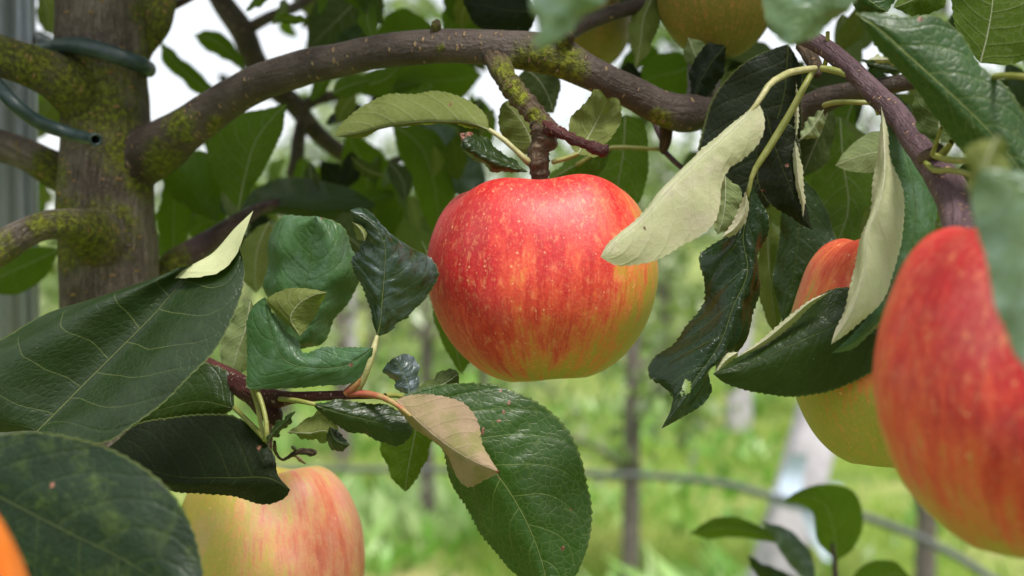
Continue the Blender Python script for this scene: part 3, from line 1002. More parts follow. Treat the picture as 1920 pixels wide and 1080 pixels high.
bm_ = o.modifiers.new('b', 'BEVEL'); bm_.width = 0.0012; bm_.segments = 2
for i, zz in enumerate((1.47, 1.05, 0.6)):
    V, F = [], []
    for j in range(2):
        for k_ in range(10):
            a_ = k_ / 10 * 6.283
            V.append((x0_ - 0.006 + 0.0035 * math.cos(a_), 0.7965 - j * 0.0012, zz + 0.0055 * math.sin(a_)))
    for k_ in range(10):
        F.append((k_, (k_ + 1) % 10, 10 + (k_ + 1) % 10, 10 + k_))
    F.append(list(range(19, 9, -1)))
    mk('rivet', V, F, MAT['zinc'], root)

# ------------------------------------------------------------------ the apple tree: trunk and branches
TREE = thing('apple_tree', 'mossy apple tree with an arching branch, its leaves filling the foreground', 'tree', (float(P(205, 300, .66)[0]), float(P(205, 300, .66)[1]), 0))
MOSS = [(180, 190, 130), (240, 280, 90), (150, 160, 90), (200, 430, 95), (120, 400, 60), (290, 120, 70), (300, 60, 60), (60, 120, 90), (330, 290, 60), (270, 330, 70), (90, 330, 60), (130, 470, 60), (285, 20, 60)]
tr = [(206, 860, .66, 96), (207, 640, .66, 92), (206, 520, .66, 93), (205, 460, .66, 92), (200, 400, .66, 90), (198, 330, .66, 87), (198, 250, .66, 83), (196, 190, .66, 83),
      (190, 130, .66, 83), (186, 60, .66, 82), (184, 0, .66, 80), (180, -140, .66, 76)]


def branch(path, mat='branch', moss=(), name='branch', ring=24, **k):
    return tube(name, path, MAT[mat], TREE, ring=ring, moss=moss, **k)


def weld(parts, voxel=0.0010, smooth=26):
    """Grow several stems into one skin (voxel union, rounded crotches), then hand each stem its own piece back."""
    from mathutils.kdtree import KDTree
    vs, fs, uvm, ms, idn = [], [], [], [], []
    for pi_, (o, _) in enumerate(parts):
        me = o.data; b0 = len(vs)
        vs += [tuple(v.co) for v in me.vertices]
        fs += [tuple(v + b0 for v in p.vertices) for p in me.polygons]
        u = np.zeros((len(me.vertices), 2))
        ul = me.uv_layers['m'].data
        for p in me.polygons:
            for li in p.loop_indices:
                u[me.loops[li].vertex_index] = ul[li].uv
        uvm += u.tolist()
        ms += [a_.value for a_ in me.attributes['moss'].data]
        idn += [pi_] * len(me.vertices)
    kd = KDTree(len(vs))
    for i_, v in enumerate(vs):
        kd.insert(v, i_)
    kd.balance()
    me = bpy.data.meshes.new('weld'); me.from_pydata(vs, [], fs)
    ob = bpy.data.objects.new('weld', me); COL.objects.link(ob)
    m1 = ob.modifiers.new('r', 'REMESH'); m1.mode = 'VOXEL'; m1.voxel_size = voxel; m1.adaptivity = 0
    m2 = ob.modifiers.new('s', 'SMOOTH'); m2.factor = 0.5; m2.iterations = smooth
    dg = bpy.context.evaluated_depsgraph_get()
    ev = ob.evaluated_get(dg).to_mesh()
    n = len(ev.vertices)
    co = np.empty(n * 3); ev.vertices.foreach_get('co', co); co = co.reshape(-1, 3)
    no = np.empty(n * 3); ev.vertices.foreach_get('normal', no); no = no.reshape(-1, 3)
    pol = [tuple(p.vertices) for p in ev.polygons]
    pid = np.zeros(n, int); uu = np.zeros((n, 2)); mm = np.zeros(n)
    for i_ in range(n):
        hits = kd.find_n(co[i_], 3)
        pid[i_] = idn[hits[0][1]]
        w_ = 0
        for c_, ix, dd in hits:
            if idn[ix] != pid[i_] or abs(uvm[ix][0] - uvm[hits[0][1]][0]) > 0.01: continue
            k_ = 1 / (dd + 1e-4); uu[i_] += np.array(uvm[ix]) * k_; mm[i_] += ms[ix] * k_; w_ += k_
        uu[i_] /= w_; mm[i_] /= w_
    ob.evaluated_get(dg).to_mesh_clear()
    bpy.data.objects.remove(ob)
    for pi_, (o, mat) in enumerate(parts):
        sel = [p for p in pol if pid[p[0]] == pi_]
        used = sorted({v for p in sel for v in p}); mp_ = {v: k_ for k_, v in enumerate(used)}
        nm = o.name.split('.')[0]
        bpy.data.objects.remove(o)
        q = mk(nm, co[used], [tuple(mp_[v] for v in p) for p in sel], mat, TREE, uvs={'m': uu[used]}, attrs={'moss': mm[used]})
        q.data.normals_split_custom_set_from_vertices([tuple(no[v]) for v in used])


SK = []
SK.append((tube('trunk', tr, MAT['bark'], TREE, ring=48, step=0.0025, moss=MOSS, rough=0.05, bumpf=45, startcap=True), MAT['bark']))
SK.append((branch([(225, 240, .667, 28), (236, 170, .665, 34), (243, 110, .668, 36), (254, 80, .67, 38), (274, 46, .672, 45), (286, 5, .675, 44), (300, -80, .69, 40), (330, -250, .71, 34)], 'bark', [(270, 80, 110), (290, 0, 90)], rough=0.10, startcap=True), MAT['bark']))
SK.append((branch([(215, 240, .668, 30), (190, 215, .660, 50), (150, 178, .648, 52), (110, 148, .638, 46), (60, 126, .632, 41), (0, 104, .63, 39), (-80, 80, .64, 38), (-250, 40, .66, 34)], 'bark', [(150, 170, 120), (60, 120, 90), (0, 100, 60)], rough=0.08, startcap=True), MAT['bark']))
SK.append((branch([(210, 350, .68, 30), (170, 335, .69, 44), (130, 328, .685, 40), (95, 315, .68, 35), (50, 290, .68, 31), (0, 273, .68, 30), (-100, 250, .69, 28)], 'bark', [(90, 320, 70)], rough=0.07, startcap=True), MAT['bark']))
SK.append((branch([(215, 455, .668, 30), (200, 448, .652, 54), (170, 440, .634, 50), (143, 428, .618, 36), (117, 420, .606, 29), (80, 424, .60, 28), (40, 442, .597, 30), (0, 466, .595, 33), (-60, 500, .59, 34)], 'bark', [(170, 440, 90), (120, 420, 50), (70, 420, 40), (0, 470, 60)], rough=0.10, startcap=True), MAT['bark']))
main = [(195, 372, .672, 26), (222, 338, .668, 38), (258, 306, .660, 50), (300, 277, .646, 51), (345, 245, .630, 42), (400, 206, .62, 38), (450, 173, .61, 36), (510, 146, .60, 35), (570, 126, .595, 34), (640, 112, .588, 33), (700, 98, .582, 33),
        (760, 91, .578, 33), (830, 86, .573, 33), (900, 88, .568, 34), (950, 92, .565, 36), (1000, 97, .563, 38), (1050, 108, .562, 39), (1090, 128, .563, 34), (1140, 152, .566, 31), (1190, 176, .570, 32), (1240, 203, .575, 34),
        (1285, 214, .58, 37), (1312, 202, .592, 36), (1320, 170, .610, 32), (1320, 130, .640, 31), (1330, 80, .67, 29), (1370, 20, .69, 28), (1430, -80, .71, 26)]
SK.append((branch(main, 'branch', [(1000, 120, 75), (1060, 125, 65), (930, 125, 30), (340, 235, 50), (300, 300, 60), (400, 235, 30), (1235, 230, 40), (826, 90, 14)], ring=32, step=0.002, rough=0.05, startcap=True), MAT['branch']))
SK.append((branch([(1040, 100, .565, 16), (1056, 76, .556, 20), (1062, 62, .552, 17), (1060, 54, .550, 10)], 'spur', [(1050, 90, 30)], name='knob', rough=0.3, bumpf=160, startcap=True), MAT['spur']))
SK.append((branch([(1040, 95, .585, 16), (1080, 50, .605, 19), (1130, 30, .61, 17), (1190, 12, .62, 16), (1260, -12, .63, 15), (1350, -50, .65, 14)], 'branch', [(1050, 60, 40)], startcap=True), MAT['branch']))
SK.append((branch([(1240, 205, .585, 14), (1249, 232, .588, 17), (1250, 255, .590, 13), (1246, 275, .592, 13), (1243, 290, .594, 8)], 'spur', name='spur', ring=16, rough=0.25, bumpf=200, startcap=True), MAT['spur']))
SK.append((branch([(922, 96, .567, 20), (932, 116, .560, 22), (943, 136, .553, 23), (954, 156, .548, 20), (966, 173, .546, 19)], 'spur', [(945, 130, 40), (960, 165, 30)], name='spur', ring=20, step=.0015, rough=.14, bumpf=170, ringamp=.12, ringf=1500, startcap=True), MAT['spur']))
weld(SK)
tube('trunk', [(205, 2600, .66, 110), (205, 1500, .66, 104), (207, 1000, .66, 96), (206, 840, .66, 95)], MAT['bark'], TREE, ring=48, rough=0.03)
tube('trunk', [(180, -130, .66, 76), (175, -500, .68, 60), (170, -900, .70, 30)], MAT['bark'], TREE, ring=32, rough=0.03)
branch([(817, 75, .572, 9), (817, 58, .570, 9), (818, 46, .568, 10), (821, 39, .567, 5)], 'spur', [(817, 50, 14)], name='bud', ring=12, rough=0.3, bumpf=250)
branch([(1370, -20, .66, 20), (1410, 5, .66, 19), (1440, 30, .665, 18), (1500, 60, .67, 18)], 'branch')
# spur carrying the apple
branch([(945, 143, .552, 17), (953, 153, .549, 20), (966, 172, .546, 20), (984, 193, .544, 20), (1001, 212, .543, 20), (1012, 228, .542, 20), (1020, 245, .541, 25), (1020, 262, .541, 24), (1011, 280, .541, 20),
        (1009, 300, .541, 20), (1012, 320, .542, 18), (1013, 345, .543, 14)], 'spur', [(945, 130, 40), (960, 165, 30), (975, 185, 26), (1000, 215, 22), (1015, 225, 16)], name='spur', ring=28, step=0.0005, rough=0.13, bumpf=220, ringamp=0.16, ringf=1500, startcap=True)
branch([(1022, 240, .538, 14), (1045, 246, .533, 11), (1075, 261, .53, 10), (1105, 273, .528, 10), (1125, 280, .527, 12), (1138, 284, .526, 10)], 'redtwig', name='spur', ring=18, step=0.0008, rough=0.34, bumpf=420, ringamp=.1)
branch([(1225, 228, .60, 4), (1238, 255, .595, 5), (1246, 270, .593, 5)], 'purple', name='twig', ring=8)
branch([(1245, 283, .593, 5), (1262, 300, .592, 5), (1285, 322, .592, 5), (1300, 345, .592, 5)], 'purple', name='twig', ring=8)
# right-hand branch
branch([(1490, 60, .52, 18), (1545, 88, .505, 18), (1590, 125, .495, 19), (1640, 175, .485, 21), (1685, 220, .475, 23), (1712, 262, .465, 23), (1740, 300, .455, 25), (1768, 335, .445, 32), (1790, 375, .435, 35), (1800, 415, .425, 34), (1803, 460, .415, 30)],
       'purple', ring=24, step=0.0015, rough=0.06, bumpf=140)
branch([(1505, 85, .56, 14), (1522, 110, .55, 14), (1530, 130, .545, 13), (1532, 142, .543, 8)], 'spur', name='spur', ring=14, rough=0.2, bumpf=200)
branch([(1480, 240, .60, 30), (1530, 195, .59, 26), (1590, 175, .58, 20), (1640, 165, .57, 18), (1720, 150, .56, 16)], 'branch', ring=16, rough=0.1)
branch([(1730, 300, .452, 14), (1750, 290, .447, 14), (1762, 278, .443, 10)], 'spur', name='spur', ring=14, rough=0.2, bumpf=200)
# blurred branches behind
branch([(380, -60, .86, 17), (420, 10, .86, 21), (455, 60, .86, 23), (475, 110, .865, 23), (500, 150, .87, 22), (550, 195, .88, 19), (590, 245, .89, 17), (630, 280, .90, 16), (680, 310, .92, 15), (740, 340, .95, 13)], 'branch')
branch([(560, 205, .88, 13), (590, 188, .88, 12), (650, 175, .89, 10), (700, 155, .90, 9), (760, 120, .92, 8)], 'branch', ring=12)
branch([(455, 60, .86, 12), (500, 35, .86, 11), (560, 10, .88, 10), (620, -40, .9, 9)], 'branch', ring=12)
branch([(570, 215, .88, 12), (560, 260, .88, 13), (555, 300, .88, 13), (545, 330, .88, 10)], 'branch', ring=12)
branch([(325, 10, .70, 9), (345, 2, .70, 7), (370, -12, .7, 7)], 'purple', name='twig', ring=10)
branch([(290, 560, .68, 26), (320, 500, .68, 26), (365, 470, .69, 24), (410, 440, .70, 19), (440, 420, .70, 16), (480, 395, .71, 12), (520, 380, .73, 9)], 'purple', [(320, 490, 60)])
branch([(690, 330, .95, 8), (745, 300, .95, 8), (780, 285, .95, 8), (830, 270, .95, 7)], 'branch', ring=10)
# lower-left branch with the green leaf
branch([(250, 640, .60, 26), (330, 665, .575, 22), (390, 690, .55, 19), (430, 708, .54, 19), (470, 735, .53, 22), (510, 748, .522, 20), (545, 746, .515, 12), (590, 743, .51, 10), (640, 741, .508, 9), (680, 740, .506, 9), (705, 742, .505, 6), (722, 744, .505, 4)],
       'redtwig', ring=18, step=0.0018, rough=0.07, bumpf=120)
branch([(480, 738, .53, 26), (500, 765, .525, 24), (515, 785, .522, 18), (525, 798, .521, 5)], 'redtwig', name='spur', ring=16, rough=0.2, bumpf=160)
branch([(650, 738, .507, 9), (668, 722, .505, 9), (680, 708, .504, 7), (686, 695, .503, 4)], 'petiole_red', name='spur', ring=12, rough=0.1)

g = N('green_rubber')
pos = g.n('ShaderNodeTexCoord', 3)
nn = g.noise(pos, 220, 4)
MAT['rubber'] = g.done(g.pbr(Base_Color=g.mix(g.step(nn, 0.35, 0.7), (0.020, 0.040, 0.040), (0.038, 0.062, 0.062)), Roughness=0.42, Normal=g.bump(nn, 0.0003), Specular_IOR_Level=0.5))
o = tube('tree_tie', [(180, 262, .606, 13), (168, 260, .614, 13), (150, 256, .619, 13.5), (117, 246, .621, 14), (67, 226, .615, 15), (33, 200, .61, 15), (0, 165, .615, 15), (-40, 110, .64, 15), (-95, 70, .74, 15), (-105, 60, .83, 14), (-50, 62, .865, 14), (30, 66, .86, 14),
                      (85, 78, .80, 14), (84, 88, .72, 14), (84, 90, .68, 15), (95, 90, .652, 15), (118, 85, .6385, 15), (150, 86, .6315, 17), (200, 98, .6295, 17), (240, 112, .631, 16.5), (262, 120, .637, 16), (275, 127, .650, 15), (279, 130, .670, 15), (268, 122, .695, 14),
                      (230, 105, .705, 14), (170, 95, .71, 13), (110, 92, .71, 13)],
         MAT['rubber'], None, ring=18, step=0.002, rough=0.02, hollow=1, flat=0.9)
tag(o, 'dark green hollow rubber tie looped round the mossy trunk and the stake', 'tree tie')

# ------------------------------------------------------------------ leaves traced one by one
L = leaf
T = TREE
L(T, 'hero', 'top', (752, 742, .514), (1040, 1145, .502), [
    [(790, 790), (822, 838), (840, 880), (868, 945), (902, 1005), (950, 1058), (1000, 1100)],
    [(800, 775), (860, 825), (915, 870), (950, 915), (985, 975), (1008, 1030), (1024, 1085)],
    [(790, 728), (860, 720), (920, 719), (970, 735), (1025, 765), (1065, 805), (1086, 850), (1100, 900), (1112, 950), (1108, 1000), (1095, 1045), (1075, 1088), (1056, 1120)]],
  dz=[.012, 0, .006], res=3, pet=[(722, 742, .507, 5), (738, 741, .511, 5), (756, 744, .514, 4)], tooth=.0009, wave=.0012, puck=.0006, seed=3.3,
  stains=[(1055, 1028, 9), (1070, 955, 5), (960, 745, 7), (955, 755, 7), (945, 772, 6), (950, 783, 6), (935, 790, 6), (920, 795, 6), (908, 802, 7), (938, 733, 6), (905, 812, 6), (937, 893, 6)],
  label='large serrated dark green leaf with a brown leaf miner trail hanging at bottom centre')
L(T, 'beige', 'under', (742, 750, .500), (938, 886, .480), [
    [(762, 742), (800, 740), (842, 744), (878, 763), (897, 792), (905, 830), (920, 863)],
    [(790, 795), (830, 828), (880, 860)],
    [(746, 770), (785, 808), (825, 838), (850, 878), (880, 915), (905, 903)]], dz=[.004, 0, .010], res=2, wave=.0006,
  pet=[(655, 738, .507, 9), (690, 739, .504, 7), (725, 748, .500, 6), (752, 765, .498, 5), (770, 780, .495, 3)], pm='petiole_red', stains=[(935, 884, 8)],
  label='small beige backed leaf folded over the large green leaf')
L(T, 'paleback', 'top', (70, 808, .485), (475, 395, .502), [
    [(-60, 800, .488), (-130, 735, .488), (-70, 665, .492), (0, 636, .495), (100, 586, .50), (160, 562, .503), (220, 542, .505), (275, 528, .500), (330, 522, .495), (375, 519, .489), (410, 509, .486), (436, 484, .485), (458, 438, .488)],
    [(10, 780), (-10, 740), (30, 690), (90, 640), (150, 596), (220, 556), (290, 524), (345, 500), (398, 474), (440, 428)],
    [(130, 745), (200, 675), (280, 595), (355, 518), (405, 492), (442, 448)],
    [(150, 790), (230, 745), (310, 665), (380, 590), (425, 520), (450, 460)],
    [(120, 826), (210, 826), (250, 800), (300, 760), (350, 712), (400, 662), (432, 610), (452, 550), (456, 500), (450, 465)]],
  dz=[.01, -.006, 0, -.016, -.022], res=2, tooth=.0005, wave=.0008, puck=.0005,
  label='very large dark green leaf at lower left with its pale tip folded over')
L(T, 'blotch', 'top', (-180, 850, .40), (395, 1190, .37), [
    [(-80, 818), (0, 814), (60, 810), (130, 818), (200, 838), (260, 870), (310, 910), (345, 955), (368, 1010), (379, 1060), (386, 1120)],
    [(0, 933), (130, 1000), (240, 1055), (330, 1120)],
    [(-120, 1000), (-50, 1150), (100, 1250), (250, 1260), (350, 1235)]], res=2, stains=[(100, 905, 12), (182, 985, 12)],
  label='blurred dark leaf with yellow green blotches in the bottom left corner')
L(T, 'dark', 'top', (440, 765, .53), (230, 792, .54), [
    [(430, 700), (385, 680), (330, 690), (275, 740)], [(380, 752), (310, 765)], [(420, 780), (385, 800), (330, 818), (270, 814)]], res=2,
  pet=[(440, 765, .53, 5), (470, 795, .52, 5), (500, 826, .515, 6)])
L(T, 'shade', 'top', (544, 918, .50), (195, 845, .535), [
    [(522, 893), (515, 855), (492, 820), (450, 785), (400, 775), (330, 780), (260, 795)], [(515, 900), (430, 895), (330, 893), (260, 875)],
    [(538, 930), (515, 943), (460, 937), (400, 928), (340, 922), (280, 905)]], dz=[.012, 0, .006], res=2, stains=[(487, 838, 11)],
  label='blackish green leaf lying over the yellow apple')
L(T, 'blue', 'top', (545, 665, .535), (592, 405, .53), [
    [(515, 610), (502, 550), (499, 480), (510, 430), (535, 410), (565, 402)], [(535, 605), (528, 540), (530, 470), (548, 425)], [(560, 600), (573, 534), (584, 470)], [(580, 620), (605, 560), (628, 500), (615, 440)],
    [(600, 640), (635, 595), (668, 540), (672, 485), (648, 435), (618, 412)]], dz=[.016, .000, .002, -.004, .006], res=2, wave=.0016, stains=[(603, 410, 5)],
  label='rounded green leaf with painted sheen standing upright left of the red apple')
L(T, 'olive', 'under', (562, 630, .503), (614, 548, .498), [
    [(520, 590), (500, 562), (520, 547), (560, 540), (592, 543)], [(545, 595), (560, 570), (590, 553)], [(580, 610), (596, 585), (606, 562)]], res=2, wave=.0003,
  label='small yellow green leaf curled between the two sheened leaves')
L(T, 'blue', 'top', (700, 652, .500), (497, 557, .506), [
    [(692, 690), (665, 715), (600, 724), (540, 729), (490, 729), (465, 727), (462, 700), (462, 640), (464, 595), (478, 570)], [(655, 682), (590, 690), (535, 675), (510, 630), (500, 590)],
    [(660, 650), (610, 651), (566, 657), (560, 640), (535, 620), (518, 595), (507, 575)]], dz=[.004, 0, .003], res=2, wave=.0005, stains=[(658, 684, 8)],
  label='blue green leaf with painted sheen bent at a right angle above the red twig')
L(T, 'crisp', 'top', (707, 632, .505), (656, 394, .500), [
    [(700, 600), (690, 570), (675, 535), (662, 500), (657, 488), (668, 470), (682, 448), (678, 430), (665, 416)], [(714, 600), (717, 560), (722, 500), (722, 460), (702, 420)],
    [(735, 620), (748, 606), (762, 600), (775, 580), (800, 555), (825, 515), (812, 488), (770, 465), (742, 448), (722, 422), (698, 400), (675, 390)]], dz=[.006, 0, .012], res=3, puck=.0008, tooth=.0007,
  pet=[(707, 630, .505, 4), (702, 650, .503, 6), (690, 690, .502, 6), (680, 715, .504, 6), (668, 735, .506, 7)], pm='petiole_pale',
  label='twisted glossy leaf with a pale midrib touching the red apple')
L(T, 'olive', 'under', (660, 416, .502), (684, 452, .499), [[(664, 430), (672, 450)], [(672, 425), (682, 440)], [(682, 420), (690, 436)]], res=1, wave=0)
L(T, 'dark', 'top', (586, 757, .500), (773, 812, .505), [
    [(620, 751), (680, 754), (730, 762), (762, 776), (774, 795)], [(640, 775), (700, 790), (745, 802)], [(600, 775), (625, 795), (680, 816), (720, 830), (745, 836), (765, 826)]], res=2,
  pet=[(525, 748, .515, 5), (560, 752, .505, 5), (590, 758, .500, 4)], label='oval dark leaf with a greyed tip under the red twig')
L(T, 'silver', 'top', (768, 740, .52), (738, 671, .52), [[(750, 736), (738, 715), (720, 698), (724, 682)], [(764, 715), (752, 692)], [(788, 722), (784, 700), (782, 675), (762, 664)]], res=1, puck=.0007,
  label='small leaf with painted silvery sky sheen beside the tip of the red twig')
L(T, 'shade', 'under', (765, 744, .525), (861, 700, .53), [[(800, 715), (830, 696), (850, 691)], [(805, 732), (840, 715)], [(812, 744), (845, 730), (860, 715)]], res=1)
L(T, 'lit', 'under', (785, 775, .56), (760, 922, .565), [[(735, 800), (713, 835), (728, 880), (748, 912)], [(775, 830), (765, 880)], [(815, 795), (809, 835), (795, 870), (778, 905)]], res=1)
L(T, 'olive', 'under', (538, 810, .51), (634, 826, .512), [[(570, 790), (600, 768), (628, 778)], [(580, 812), (610, 808)], [(570, 822), (612, 829)]], res=1)
L(T, 'gloss', 'top', (618, 800, .508), (656, 834, .505), [[(612, 818), (622, 843), (642, 846)], [(630, 825), (645, 832)], [(632, 806), (645, 820)]], res=1, wave=0)
L(T, 'dark', 'top', (500, 832, .50), (554, 771, .50), [[(510, 803), (530, 784)], [(515, 808), (535, 790)], [(522, 815), (546, 790)]], res=1)
for pp in ([(470, 722, .515, 5), (482, 760, .51, 4.5), (490, 800, .508, 4.5), (497, 826, .505, 5)], [(478, 722, .51, 5), (492, 760, .506, 5), (500, 800, .503, 5), (500, 826, .503, 6)]):
    tube('petiole', pp, MAT['petiole'], T, ring=8, rough=0.04)
# leaves round the fruiting spur
L(T, 'olive', 'under', (917, 244, .540), (627, 256, .560), [
    [(912, 215), (885, 192), (850, 177), (810, 171), (770, 174), (720, 180), (670, 205), (640, 230)], [(885, 231), (830, 227), (780, 228), (720, 236), (665, 250)],
    [(880, 238, .556), (830, 231, .562), (780, 232, .565), (720, 242, .568), (665, 258, .566)]], dz=[.006, 0, .01], res=2, stains=[(845, 195, 8)],
  pet=[(917, 243, .540, 4), (945, 262, .538, 5), (970, 285, .538, 5), (992, 305, .539, 7)], pm='petiole_pale', label='long olive green leaf arching left from the fruiting spur')
L(T, 'dark', 'top', (990, 322, .535), (861, 250, .528), [
    [(962, 300), (925, 272), (890, 248)], [(955, 305), (905, 280), (878, 258)], [(950, 316), (900, 295), (872, 275)], [(965, 325), (915, 316), (880, 292), (864, 272)]], mi=1, dz=[.006, 0, -.002, .006], res=2,
  stains=[(862, 255, 20), (880, 250, 12)], label='rolled dark leaf with a withered brown tip above the red apple')
L(T, 'olive', 'under', (1003, 290, .56), (945, 192, .56), [[(975, 288), (945, 260), (934, 225), (938, 200)], [(990, 250), (968, 215)], [(1008, 260), (1005, 215), (985, 190), (960, 184)]], res=1)
L(T, 'olive', 'under', (1082, 290, .540), (1139, 186, .54), [
    [(1064, 262), (1066, 235), (1080, 208), (1100, 188), (1118, 167), (1128, 172)], [(1100, 262), (1122, 222)], [(1118, 292), (1142, 265), (1160, 235), (1167, 203), (1158, 186), (1148, 182)]], dz=[.002, .006, .001], res=2,
  pet=[(1084, 288, .54, 4), (1060, 297, .54, 5), (1035, 304, .54, 5)], label='small two toned leaf folded along its midrib under the arching branch')
L(T, 'shade', 'under', (985, 128, .61), (1038, 212, .60), [[(965, 155), (990, 190), (1018, 210)], [(1010, 150), (1028, 180)], [(1046, 130), (1050, 165), (1044, 195)]], res=1)
L(T, 'lit', 'under', (1172, 215, .62), (1150, 410, .62), [[(1120, 245), (1090, 300), (1095, 350), (1120, 390)], [(1168, 290), (1158, 350)], [(1205, 225), (1215, 280), (1213, 340), (1190, 388)]], res=1,
  pet=[(1240, 280, .595, 4), (1200, 278, .60, 4), (1140, 278, .60, 4), (1080, 310, .60, 4)])
L(T, 'lit', 'under', (1150, 280, .60), (1020, 345, .60), [[(1100, 275), (1060, 300)], [(1100, 300), (1060, 320)], [(1120, 330), (1060, 345)]], res=1)
# pale hero leaf in front of the apple
L(T, 'pale', 'under', (1421, 190, .465), (1126, 482, .455), [
    [(1398, 210, .474), (1345, 256, .478), (1295, 300, .478), (1247, 350, .474), (1196, 408, .470), (1140, 456, .462)],
    [(1398, 218), (1350, 265), (1300, 309), (1252, 358), (1200, 417), (1148, 460)],
    [(1416, 222), (1396, 262), (1350, 305), (1305, 362), (1255, 412), (1180, 466)],
    [(1431, 212), (1433, 238), (1424, 268), (1395, 300), (1365, 318), (1352, 345), (1350, 385), (1340, 418), (1318, 440), (1280, 460), (1240, 483), (1200, 496), (1152, 497)]],
  mi=1, dz=[.01, 0, 0, .003], res=2, tooth=.0006, wave=.0006, stains=[(1209, 428, 5)],
  pet=[(1528, 128, .50, 6), (1500, 132, .49, 6.5), (1468, 142, .475, 6.5), (1440, 162, .467, 6), (1421, 192, .465, 5), (1400, 218, .465, 4), (1350, 264, .464, 3)], pm='petiole_pale',
  label='pale backed leaf reaching across the right side of the red apple')
L(T, 'gloss', 'top', (1405, 333, .503), (1240, 804, .490), [
    [(1398, 370), (1380, 425), (1335, 452), (1313, 477), (1325, 520), (1318, 560), (1290, 600), (1265, 640), (1226, 672), (1217, 695), (1243, 722), (1258, 755)],
    [(1404, 390), (1394, 440), (1402, 510), (1375, 575), (1352, 640), (1312, 700), (1275, 750)],
    [(1418, 358), (1431, 400), (1436, 440), (1424, 490), (1428, 540), (1412, 590), (1390, 640), (1372, 670), (1345, 690), (1328, 702), (1335, 722), (1318, 752), (1290, 775), (1262, 792)]],
  dz=[.010, 0, .008], res=3, puck=.0010, wave=.0022, tooth=.0008, holes=[(1288, 725, 8, 14), (1278, 738, 3, 4)],
  pet=[(1529, 128, .512, 5), (1515, 150, .505, 6), (1480, 215, .505, 7), (1440, 280, .504, 7), (1410, 330, .503, 5), (1402, 380, .503, 3)], label='crumpled glossy dark leaf with a bite hole hanging right of the red apple')
L(T, 'pale', 'under', (1406, 332, .499), (1352, 446, .497), [[(1395, 365), (1385, 390), (1368, 425)], [(1399, 365), (1396, 395), (1375, 430)], [(1399, 350), (1405, 392), (1396, 422), (1372, 443)]], res=1, wave=0)
L(T, 'pale', 'under', (1385, 660, .495), (1340, 705, .495), [[(1362, 662), (1345, 675)], [(1365, 672), (1350, 688)], [(1380, 675), (1360, 692)]], res=1, wave=0)
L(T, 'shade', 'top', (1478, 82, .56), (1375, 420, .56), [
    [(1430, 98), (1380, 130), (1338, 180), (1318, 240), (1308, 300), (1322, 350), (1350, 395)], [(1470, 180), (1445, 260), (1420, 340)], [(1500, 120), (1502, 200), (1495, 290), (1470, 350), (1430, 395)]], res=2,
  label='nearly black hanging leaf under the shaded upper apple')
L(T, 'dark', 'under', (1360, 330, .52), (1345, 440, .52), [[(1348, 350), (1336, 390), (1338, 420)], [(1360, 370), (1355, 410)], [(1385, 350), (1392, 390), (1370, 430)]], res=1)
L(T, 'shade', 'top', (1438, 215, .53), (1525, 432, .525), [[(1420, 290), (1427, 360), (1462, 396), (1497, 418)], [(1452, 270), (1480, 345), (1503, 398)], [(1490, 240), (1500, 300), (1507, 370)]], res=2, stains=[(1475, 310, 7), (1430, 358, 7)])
L(T, 'pale', 'under', (1493, 150, .535), (1492, 262, .53), [[(1491, 190), (1490, 230)], [(1494, 190), (1494, 230)], [(1497, 190), (1498, 230)]], res=1, wave=0, label='thin pale rolled leaf margin')
L(T, 'pale', 'under', (1490, 262, .528), (1506, 408, .522), [[(1486, 290), (1489, 340), (1500, 380)], [(1493, 290), (1497, 340), (1505, 380)], [(1500, 290), (1507, 340), (1509, 385)]], res=1, wave=.0003)
L(T, 'dark', 'top', (1505, 335, .57), (1468, 604, .565), [[(1470, 385), (1460, 450), (1450, 540)], [(1500, 420), (1488, 520)], [(1542, 375), (1566, 440), (1577, 480), (1545, 522), (1500, 570)]], res=2)
L(T, 'dark', 'top', (1662, 640, .485), (1337, 701, .490), [
    [(1645, 575), (1600, 538), (1555, 546), (1520, 570), (1480, 602), (1430, 642), (1372, 675)], [(1600, 600), (1540, 622), (1470, 652), (1400, 685)],
    [(1655, 678), (1620, 706), (1570, 730), (1500, 743), (1440, 741), (1390, 729), (1352, 714)]], dz=[.010, 0, .004], res=2, wave=.0006,
  label='dark leaf lying across the hidden yellow and red apple')
L(T, 'pale', 'under', (1560, 545, .484), (1378, 672, .490), [[(1520, 562), (1480, 592), (1430, 634)], [(1520, 566), (1480, 600), (1430, 641)], [(1524, 572), (1485, 610), (1435, 648)]], res=1, wave=0)
L(T, 'pale', 'under', (1652, 198, .470), (1558, 646, .460), [
    [(1648, 260), (1641, 330), (1626, 400), (1610, 470), (1592, 540), (1572, 605)], [(1657, 260), (1656, 340), (1645, 390), (1626, 440), (1622, 500), (1598, 580)],
    [(1672, 285), (1688, 345), (1695, 400), (1690, 460), (1675, 520), (1648, 568), (1608, 612)]], dz=[.003, -.003, .004], res=2,
  label='pale backed leaf hanging in front of the right hand apples')
L(T, 'blue', 'top', (1656, 185, .480), (1560, 662, .475), [
    [(1662, 260), (1675, 350), (1675, 450), (1650, 560), (1600, 625)], [(1690, 260), (1715, 350), (1715, 450), (1680, 550), (1618, 628)],
    [(1700, 225), (1722, 290), (1745, 340), (1758, 400), (1753, 450), (1735, 500), (1700, 560), (1650, 615), (1600, 655)]], dz=[.0, 0, .010], res=2,
  pet=[(1540, 128, .50, 6), (1570, 133, .495, 7), (1610, 148, .49, 7), (1640, 168, .485, 7), (1662, 192, .482, 6)], label='long blue green leaf behind the pale backed leaf')
